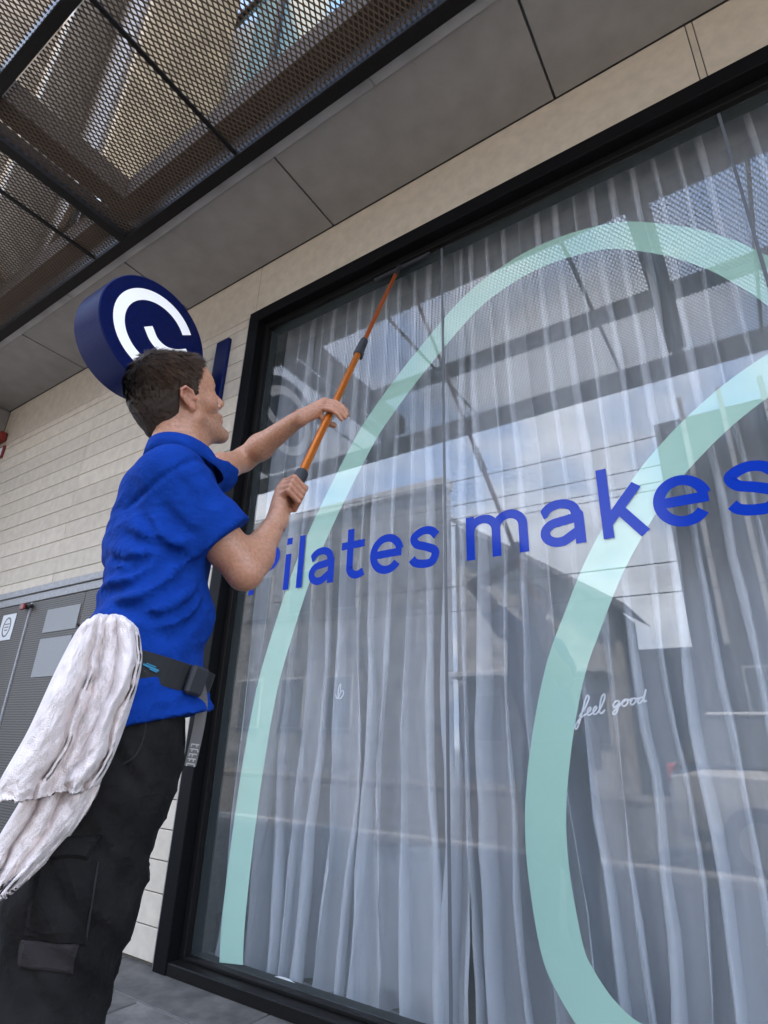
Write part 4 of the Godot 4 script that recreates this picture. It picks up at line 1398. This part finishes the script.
	sh.bend(func(q: Vector3) -> float:
		var low := smoothstep(1.46, 1.28, q.y)
		var rel := q - SR
		var arm := smoothstep(0.10, 0.03, (rel - ra * clampf(rel.dot(ra), 0.0, 0.3)).length() - 0.03)
		var v := 0.0
		for fo in folds:
			var best := 1.0
			var bk := 0
			var pts: Array = fo[0]
			for k in pts.size():
				var dd: float = q.distance_squared_to(pts[k])
				if dd < best:
					best = dd
					bk = k
			if best > 0.0045:
				continue
			var end := minf(1.0, minf(bk, pts.size() - 1 - bk) / 5.0 + 0.12)
			var side: float = q.y - pts[bk].y
			v += fo[1] * end * (0.0150 * exp(-best / 0.00012) - 0.0115 * exp(-pow((side - 0.022) / 0.014, 2.0)) * exp(-maxf(0.0, best - side * side) / 0.0003))
		var f := q.dot(s_dir)
		var t := q.dot(t_dir)
		v += (absf(wr_n.get_noise_3d(f * 12.0, t * 2.2, q.dot(AR) * 2.5)) - 0.2) * 0.016 * low * (1.0 - arm)
		v += wr_n.get_noise_3d(q.x * 7.0 + 7.0, q.y * 7.0, q.z * 7.0) * 0.004
		# armhole seam
		v += 0.0070 * exp(-pow((rel.dot(ra) - 0.004) / 0.0055, 2.0)) * smoothstep(0.15, 0.10, rel.length())
		return v, 0.03)
	sh.plane_cut(Vector3(0, -1, 0).slerp(FW, 0.16), Vector3(-1.09, 0.915, 1.24))
	var shirt := part("polo_shirt", mesh_of([[sh, off]]), M.shirt, p)

	# collar: a folded band round the neck
	var cst := new_st()
	var nx2 := (hc - NECK).normalized()
	nx2 = (nx2 + Vector3.UP * 0.6 - FW * 0.25).normalized()
	var cb := (AR - nx2 * AR.dot(nx2)).normalized()
	var cf := nx2.cross(cb) * -1.0
	if cf.dot(FW) < 0.0:
		cf = -cf
	var ring := []
	for k in 49:
		var a := TAU * k / 48.0
		var dir := cb * sin(a) * 1.0 - cf * cos(a)
		var front := 0.5 - 0.5 * cos(a)          # 1 at the throat
		var rad := 0.066 + 0.010 * front
		var base_p := NECK + cf * (0.010 * front) - nx2 * (0.006 + 0.050 * front * front)
		var prof := [[rad - 0.004, 0.0], [rad - 0.007, 0.030], [rad - 0.004, 0.036], [rad + 0.002, 0.034], [rad + 0.010, 0.014], [rad + 0.017, -0.010 - 0.012 * front], [rad + 0.014, -0.011 - 0.012 * front], [rad + 0.006, 0.010]]
		var row := []
		for q in prof:
			row.append(base_p + dir * q[0] + nx2 * (q[1] + 0.012))
		ring.append(row)
	for k in 48:
		for j in 7:
			var mid: Vector3 = (ring[k][j] + ring[k + 1][j + 1]) / 2
			quad(cst, off * ring[k][j], off * ring[k + 1][j], off * ring[k + 1][j + 1], off * ring[k][j + 1], (mid - NECK).normalized() if j > 1 else (NECK - mid).normalized())
	cst.index()
	cst.generate_normals()
	part("collar", cst.commit(), M.shirt, shirt)

	# --- trousers
	var tr := Field.new(Vector3(-1.42, 0.02, 1.00), Vector3(-0.80, 1.04, 1.62), 0.011)
	var hip := Vector3(-1.088, 0.93, 1.238)
	var rl := [Vector3(-1.035, 0.86, 1.275), Vector3(-1.025, 0.47, 1.335), Vector3(-1.06, 0.07, 1.40)]
	var ll := [Vector3(-1.150, 0.86, 1.190), Vector3(-1.185, 0.47, 1.215), Vector3(-1.24, 0.07, 1.28)]
	tr.cap(hip + Vector3(0, 0.06, 0), hip + Vector3(0, -0.06, 0), 0.138, 0.158, 0.03, FW, 0.74)
	for l in [rl, ll]:
		tr.cap(l[0], l[0].lerp(l[1], 0.5), 0.100, 0.098, 0.05)
		tr.cap(l[0].lerp(l[1], 0.5), l[1], 0.098, 0.088, 0.04)
		tr.cap(l[1], l[2], 0.088, 0.084, 0.05)
	tr.ball(hip - FW * 0.06 + Vector3(0, -0.06, 0), 0.10, 0.06)
	var tn := FastNoiseLite.new()
	tn.seed = 41
	tn.frequency = 1.0
	tn.fractal_octaves = 2
	tr.bend(func(q: Vector3) -> float:
		var a := tn.get_noise_3d(q.x * 4.0, q.y * 9.0 + q.dot(FW) * 9.0, q.z * 4.0)
		return (absf(a) * 2.0 - 0.3) * 0.011 + tn.get_noise_3d(q.x * 14.0, q.y * 5.0, q.z * 14.0) * 0.003, 0.035)
	var trousers := part("trousers", mesh_of([[tr, off]]), M.trousers, p)

	# cargo pocket, flap and knee patch laid on the trouser leg
	var pocket := conform("cargo_pocket", tr, [Vector2(42, 850), Vector2(97, 852), Vector2(84, 945), Vector2(25, 935)], 0.009, M.trousers, trousers, off)
	conform("pocket_flap", tr, [Vector2(40, 838), Vector2(102, 835), Vector2(86, 862), Vector2(44, 859)], 0.016, M.trousers, pocket, off)
	conform("knee_patch", tr, [Vector2(22, 940), Vector2(78, 944), Vector2(72, 974), Vector2(18, 966)], 0.0055, M.pocket_patch, trousers, off)
	for sm in [[[147, 702], [146, 722], [142, 742], [134, 757], [122, 765]], [[42, 862], [36, 895], [28, 934]], [[98, 862], [92, 900], [85, 944]]]:
		var seam := []
		for q in sm:
			var s := tr.hit(EYE, ray(q[0], q[1]))
			if s != Vector3.INF:
				seam.append(off * (s + tr.slope(s) * 0.0006))
		if seam.size() > 2:
			var sp := catmull(seam, 6)
			var sr2 := []
			for q in sp:
				sr2.append(0.0019)
			part("seam", tube(sp, sr2, 6), M.thread, trousers)

	# boots, below the picture's edge
	for l in [rl, ll]:
		var toe: Vector3 = (FW * 0.9 + AR * 0.2).normalized()
		var ank: Vector3 = l[2]
		var bt := Field.new(ank + Vector3(-0.28, -0.12, -0.28), ank + Vector3(0.28, 0.12, 0.28), 0.011)
		var fl0 := Vector3(ank.x, 0.035, ank.z)
		bt.cap(ank + Vector3(0, 0.05, 0), fl0 + Vector3(0, 0.03, 0), 0.055, 0.055, 0.03)
		bt.cap(fl0 - toe * 0.045, fl0 + toe * 0.09, 0.040, 0.044, 0.03)
		bt.cap(fl0 + toe * 0.09, fl0 + toe * 0.165, 0.044, 0.036, 0.03)
		bt.plane_cut(Vector3(0, -1, 0), Vector3(0, 0.002, 0))
		part("boot", mesh_of([[bt, off]]), M.boot, p)

	make_belt(p, sh, off)
	make_towel(sh, tr)
	make_pole(u)

# a patch whose corners are given on the picture and whose depth is the cloth it lies on
func conform(called: String, f: Field, c: Array, lift: float, m: Material, parent: Node, off: Transform3D, nu := 10, nv := 10) -> MeshInstance3D:
	var top := []
	var bot := []
	for j in nv + 1:
		var r := []
		var b := []
		for i in nu + 1:
			var q: Vector2 = c[0].lerp(c[1], float(i) / nu).lerp(c[3].lerp(c[2], float(i) / nu), float(j) / nv)
			var s := f.hit(EYE, ray(q.x, q.y))
			if s == Vector3.INF:
				s = (r[-1][0] if r.size() else (top[-1][i][0] if top.size() else EYE + ray(q.x, q.y) * 1.2))
			var n := f.slope(s)
			var edge := minf(minf(i, nu - i), minf(j, nv - j))
			r.append([s, off * (s + n * (lift * (1.0 if edge > 0 else 0.55)))])
			b.append([s, off * (s - n * 0.004)])
		top.append(r)
		bot.append(b)
	var st := new_st()
	st.set_smooth_group(0)
	for j in nv:
		for i in nu:
			quad(st, top[j][i][1], top[j][i + 1][1], top[j + 1][i + 1][1], top[j + 1][i][1], EYE - top[j][i][0])
	for i in nu:
		quad(st, top[0][i][1], top[0][i + 1][1], bot[0][i + 1][1], bot[0][i][1], Vector3.UP)
		quad(st, top[nv][i][1], top[nv][i + 1][1], bot[nv][i + 1][1], bot[nv][i][1], Vector3.DOWN)
	for j in nv:
		quad(st, top[j][0][1], top[j + 1][0][1], bot[j + 1][0][1], bot[j][0][1], -cam_basis.x)
		quad(st, top[j][nu][1], top[j + 1][nu][1], bot[j + 1][nu][1], bot[j][nu][1], cam_basis.x)
	return part(called, st.commit(), m, parent)

func make_belt(p: Node3D, sh: Field, off: Transform3D) -> void:
	var mid := Vector3(-1.098, 1.035, 1.224)
	var up := (Vector3.UP + FW * 0.20 + AR * 0.05).normalized()
	var rows := []
	var n := 64
	for k in n:
		var a := TAU * k / n
		var dir := AR * cos(a) + FW * sin(a)
		dir = (dir - up * dir.dot(up)).normalized()
		var far := 0.0
		for e in [-0.02, 0.0, 0.02]:
			var s := sh.hit(mid + dir * 0.30 + up * e, -dir, 0.30)
			if s != Vector3.INF:
				far += (s - mid - up * e).length() / 3.0
		rows.append([dir, clampf(far, 0.08, 0.2)])
	var smooth := []
	for k in n:
		var s := 0.0
		for e in range(-2, 3):
			s += rows[(k + e + n) % n][1]
		smooth.append(s / 5.0 + 0.005)
	var st := new_st()
	st.set_smooth_group(0)
	var prof := [[-0.001, -0.026], [0.005, -0.025], [0.005, 0.025], [-0.001, 0.026]]
	for k in n:
		var k2 := (k + 1) % n
		for j in 3:
			var f := func(kk: int, jj: int) -> Vector3: return off * (mid + rows[kk][0] * (smooth[kk] + prof[jj][0]) + up * prof[jj][1])
			quad(st, f.call(k, j), f.call(k2, j), f.call(k2, j + 1), f.call(k, j + 1), rows[k][0] if j == 1 else up * (j - 1.0))
	var belt := part("tool_belt", st.commit(), M.webbing, p)
	belt.set_meta("label", "wide black webbing belt with a cyan mark")
	# buckle on the front
	var spot := func(px: float, py: float) -> Array:
		var r := ray(px, py)
		var best := 1e9
		var bk := 0
		for k in n:
			var q: Vector3 = mid + rows[k][0] * smooth[k]
			var t := (q - EYE).dot(r)
			var e := (EYE + r * t - q).length() + t * 0.25
			if e < best:
				best = e
				bk = k
		var q: Vector3 = mid + rows[bk][0] * (smooth[bk] + 0.006)
		return [q, rows[bk][0]]
	var b: Array = spot.call(200, 668)
	var bx: Vector3 = up.cross(b[1]).normalized()
	part("buckle", box(Vector3(0.044, 0.054, 0.015), 0.005), M.rubber, belt, off * (b[0] + b[1] * 0.010), Basis(bx, up, b[1]))
	var l: Array = spot.call(163, 650)
	bx = up.cross(l[1]).normalized()
	var ms := new_st()
	for q in [[-0.015, 0.002, 0.015, -0.002, 0.0018], [-0.010, 0.0050, 0.008, 0.0030, 0.0009], [-0.002, -0.003, 0.013, -0.005, 0.0010]]:
		add_band(ms, [Vector2(q[0], q[1]), Vector2(q[2], q[3])], q[4], q[4], 0.0, 0.0008, Transform3D(Basis(bx, up, l[1]), off * (l[0] + l[1] * 0.0012)))
	part("mark", ms.commit(), M.logo_cyan, belt)
	# loose strap end hanging at the front
	var sp := []
	var dst: float = (b[0] - EYE).length() + 0.02
	for q in [[198, 676], [202, 700], [200, 720], [195, 745], [190, 766]]:
		sp.append(at_dist(q[0], q[1], dst))
	sp = catmull(sp, 5)
	var ss := new_st()
	var tow: Vector3 = (EYE - b[0]).normalized()
	for i in sp.size() - 1:
		var d: Vector3 = (sp[i + 1] - sp[i]).normalized()
		var sd := d.cross(tow).normalized() * 0.0105
		var th: Vector3 = tow * 0.001
		quad(ss, off * (sp[i] - sd + th), off * (sp[i] + sd + th), off * (sp[i + 1] + sd + th), off * (sp[i + 1] - sd + th), tow)
		quad(ss, off * (sp[i] - sd - th), off * (sp[i] + sd - th), off * (sp[i + 1] + sd - th), off * (sp[i + 1] - sd - th), -tow)
	var strap := part("strap_end", ss.commit(), M.strap_grey, belt)
	var d2: Vector3 = (sp[-1] - sp[-4]).normalized()
	var s2 := d2.cross(tow).normalized()
	var ps := new_st()
	for i in 5:
		var o := 0.004 + 0.0085 * i
		var t := Transform3D(Basis(s2, -d2, tow), off * (sp[-1] - d2 * o + tow * 0.0016))
		add_band(ps, [Vector2(-0.0075, 0), Vector2(0.0075, 0.0)], 0.0011, 0.0011, 0.0, 0.0004, t)
		add_band(ps, [Vector2(-0.0075 + 0.004 * (i % 3), -0.0045), Vector2(-0.0075 + 0.004 * (i % 3), -0.0012)], 0.0011, 0.0011, 0.0, 0.0004, t)
		add_band(ps, [Vector2(0.0065 - 0.003 * (i % 2), -0.0045), Vector2(0.0065 - 0.003 * (i % 2), -0.0012)], 0.0011, 0.0011, 0.0, 0.0004, t)
	part("print", ps.commit(), M.strap_print, strap)

func make_towel(sh: Field, tr: Field) -> void:
	var at := Vector3(-0.95, 0.5, 1.36)
	var tw := thing("towel", "stained white terry towel tucked into the belt and hanging down the trousers", "towel", at)
	var off := Transform3D(Basis.IDENTITY, -at)
	# two hanging layers of one folded sheet: edges traced on the picture, depth from the hip it lies against
	var n := FastNoiseLite.new()
	n.seed = 61
	n.frequency = 1.0
	n.fractal_octaves = 3
	var curve := func(pts: Array, t: float) -> Vector2:
		var x := t * (pts.size() - 1)
		var i := mini(int(x), pts.size() - 2)
		var a: Vector2 = pts[maxi(i - 1, 0)]
		var b: Vector2 = pts[i]
		var c: Vector2 = pts[i + 1]
		var d: Vector2 = pts[mini(i + 2, pts.size() - 1)]
		return b.cubic_interpolate(c, a, d, x - i)
	var layer := func(left: Array, right: Array, base: Array, pleats: Array, seed_: float) -> Array:
		var nu := 84
		var nv := 84
		var pos := []
		for jv in nv + 1:
			var t := float(jv) / nv
			var row := []
			var dist: float = lerpf(base[0], base[1], smoothstep(0.0, 0.6, t))
			for iu in nu + 1:
				var uu := float(iu) / nu
				var te := t * (1.0 + 0.07 * n.get_noise_2d(uu * 4.0 + seed_, 3.0) + 0.02 * n.get_noise_2d(uu * 30.0 + seed_, 5.0) - 0.04)
				var l: Vector2 = curve.call(left, clampf(te, 0.0, 1.0))
				var r: Vector2 = curve.call(right, clampf(te, 0.0, 1.0))
				var q := l.lerp(r, uu)
				q.y += (13.0 * pow(absf(2.0 * uu - 1.0), 2.5) - 4.0 + 3.0 * n.get_noise_2d(uu * 4.0, 8.0)) * pow(1.0 - t, 6.0)
				var w := uu + 0.09 * n.get_noise_2d(uu * 2.0 + seed_, t * 2.6) + 0.02 * n.get_noise_2d(uu * 6.0, t * 5.0 + seed_)
				var z := 0.0
				for p in pleats:                     # [where, width, height]: round ridge with a sharp valley each side
					var e0: float = absf(w - (p[0] + p[3] * t)) / p[1]
					if e0 < 1.0:
						z = maxf(z, p[2] * pow(1.0 - e0 * e0, 0.8) * (0.55 + 0.45 * smoothstep(0.0, 0.35, t)))
				z += 0.004 * n.get_noise_2d(uu * 5.0 + 20.0 + seed_, t * 4.0) + 0.0016 * n.get_noise_2d(uu * 22.0 + seed_, t * 16.0)
				# the cloth rolls back at its two side edges
				var side := minf(uu, 1.0 - uu)
				z -= 0.030 * pow(maxf(0.0, 1.0 - side / 0.07), 2.0)
				z -= 0.022 * pow(maxf(0.0, 1.0 - t / 0.06), 2.0)
				var dd := dist - z
				for bf in [sh, tr]:
					var hb: Vector3 = bf.hit(at_dist(q.x, q.y, 0.9), ray(q.x, q.y), 0.36)
					if hb != Vector3.INF:
						dd = minf(dd, (hb - EYE).length() - 0.010)
				row.append(at_dist(q.x, q.y, dd))
			pos.append(row)
		return pos
	var ver := PackedVector3Array()
	var nor := PackedVector3Array()
	var idx := PackedInt32Array()
	var V := func(x: float, y: float) -> Vector2: return Vector2(x, y)
	var sheets := [
		layer.call([V.call(48, 742), V.call(20, 800), V.call(-8, 850), V.call(-26, 905)], [V.call(104, 742), V.call(97, 792), V.call(58, 850), V.call(8, 898)], [1.140, 1.122], [[0.12, 0.17, 0.026, 0.0], [0.43, 0.15, 0.028, 0.03], [0.76, 0.20, 0.032, -0.04]], 5.0),
		layer.call([V.call(80, 617), V.call(56, 668), V.call(28, 730), V.call(-2, 784), V.call(-6, 806)], [V.call(138, 618), V.call(142, 660), V.call(131, 708), V.call(112, 760), V.call(94, 792)], [1.130, 1.100], [[0.17, 0.24, 0.060, 0.02], [0.43, 0.09, 0.036, 0.04], [0.60, 0.10, 0.020, 0.02], [0.80, 0.13, 0.056, -0.03], [0.96, 0.07, 0.030, 0.0]], 0.0)]
	for pos in sheets:
		var nv: int = pos.size() - 1
		var nu: int = pos[0].size() - 1
		for face in 2:
			var first := ver.size()
			for jv in nv + 1:
				for iu in nu + 1:
					var dx: Vector3 = pos[jv][mini(iu + 1, nu)] - pos[jv][maxi(iu - 1, 0)]
					var dy: Vector3 = pos[mini(jv + 1, nv)][iu] - pos[maxi(jv - 1, 0)][iu]
					var nn := dx.cross(dy).normalized()
					if nn.dot(EYE - pos[jv][iu]) < 0.0:
						nn = -nn
					ver.append(off * (pos[jv][iu] + nn * (0.0 if face == 0 else -0.006)))
					nor.append(nn if face == 0 else -nn)
			for jv in nv:
				for iu in nu:
					var a := first + jv * (nu + 1) + iu
					var q := [a, a + 1, a + nu + 2, a, a + nu + 2, a + nu + 1]
					if face == 1:
						q = [a, a + nu + 2, a + 1, a, a + nu + 1, a + nu + 2]
					idx.append_array(q)
		# rim joining the two faces
		var fa := ver.size() - 2 * (nu + 1) * (nv + 1)
		var fb := ver.size() - (nu + 1) * (nv + 1)
		for jv in nv:
			for c in [0, nu]:
				var a: int = jv * (nu + 1) + c
				var b: int = a + nu + 1
				idx.append_array([fa + a, fa + b, fb + b, fa + a, fb + b, fb + a])
		for iu in nu:
			for c in [0, nv]:
				var a: int = c * (nu + 1) + iu
				idx.append_array([fa + a, fa + a + 1, fb + a + 1, fa + a, fb + a + 1, fb + a])
	# grey smears rubbed into the middle folds, as dye in the cloth
	var grime := FastNoiseLite.new()
	grime.seed = 66
	grime.frequency = 1.0
	grime.fractal_octaves = 4
	var smear := func(q: Vector3) -> Color:
		var pt := cam_basis.inverse() * (q - EYE)
		var px := 384.0 + FOCAL * pt.x / -pt.z + (512.0 - FOCAL * pt.y / -pt.z - 642.0) * 0.24
		var mid := exp(-pow((px - 104.0) / 17.0, 2.0))
		var a := grime.get_noise_3d(q.x * 46.0, q.y * 22.0, q.z * 46.0) + 0.35 * grime.get_noise_3d(q.x * 160.0, q.y * 120.0, q.z * 160.0)
		var s := smoothstep(0.12, 0.42, a * 1.1 + mid * 0.62 - 0.42)
		return Color(0.83, 0.715, 0.655).lerp(Color(0.34, 0.28, 0.26), s * 0.36)
	var col := PackedColorArray()
	for q in ver:
		col.append(smear.call(q + at))
	var arr := []
	arr.resize(Mesh.ARRAY_MAX)
	arr[Mesh.ARRAY_VERTEX] = ver
	arr[Mesh.ARRAY_NORMAL] = nor
	arr[Mesh.ARRAY_INDEX] = idx
	arr[Mesh.ARRAY_COLOR] = col
	var cloth := ArrayMesh.new()
	cloth.add_surface_from_arrays(Mesh.PRIMITIVE_TRIANGLES, arr)
	part("cloth", cloth, M.towel, tw)

func make_pole(u: Vector3) -> void:
	var t := thing("extension_pole", "orange telescopic cleaning pole with black grip and clamp held up to the window head", "pole", pole_a)
	var ln := (pole_b - pole_a).length()
	var at := func(s: float) -> Vector3: return u * s
	part("lower_tube", tube([at.call(0.02), at.call(0.96)], [0.0125, 0.0125], 24), M.orange_tube, t)
	part("upper_tube", tube([at.call(0.95), at.call(ln - 0.10)], [0.0098, 0.0098], 24), M.orange_thin, t)
	part("grip", tube([at.call(0.0), at.call(0.004), at.call(0.060), at.call(0.082), at.call(0.106), at.call(0.114)], [0.012, 0.0155, 0.0160, 0.0185, 0.0185, 0.0130], 24), M.rubber, t)
	var cl := part("clamp", tube([at.call(0.905), at.call(0.91), at.call(0.965), at.call(0.972), at.call(0.985), at.call(0.99), at.call(1.045), at.call(1.055)], [0.014, 0.0185, 0.0185, 0.0145, 0.0145, 0.0175, 0.0160, 0.0115], 24), M.rubber, t)
	part("clamp_lever", box(Vector3(0.012, 0.05, 0.012), 0.003), M.rubber, cl, u * 0.94 + frame_of(u).x * 0.02, frame_of(u))
	part("head_socket", tube([at.call(ln - 0.16), at.call(ln - 0.15), at.call(ln - 0.03), at.call(ln - 0.005)], [0.0105, 0.0135, 0.0125, 0.009], 20), M.rubber, t)
	# squeegee lying along the top of the glass
	part("squeegee_bar", box(Vector3(0.34, 0.012, 0.014), 0.003), M.rubber, t, u * ln + Vector3(0, -0.004, -0.012))
	part("squeegee_blade", box(Vector3(0.36, 0.014, 0.004), 0.001), M.rubber, t, u * ln + Vector3(0, 0.012, -0.016))

func _ready() -> void:
	make_sky()
	make_materials()
	make_ground()
	make_wall()
	make_room()
	make_curtains()
	make_window()
	make_sign()
	make_canopy()
	make_upper()
	make_street()
	make_person()
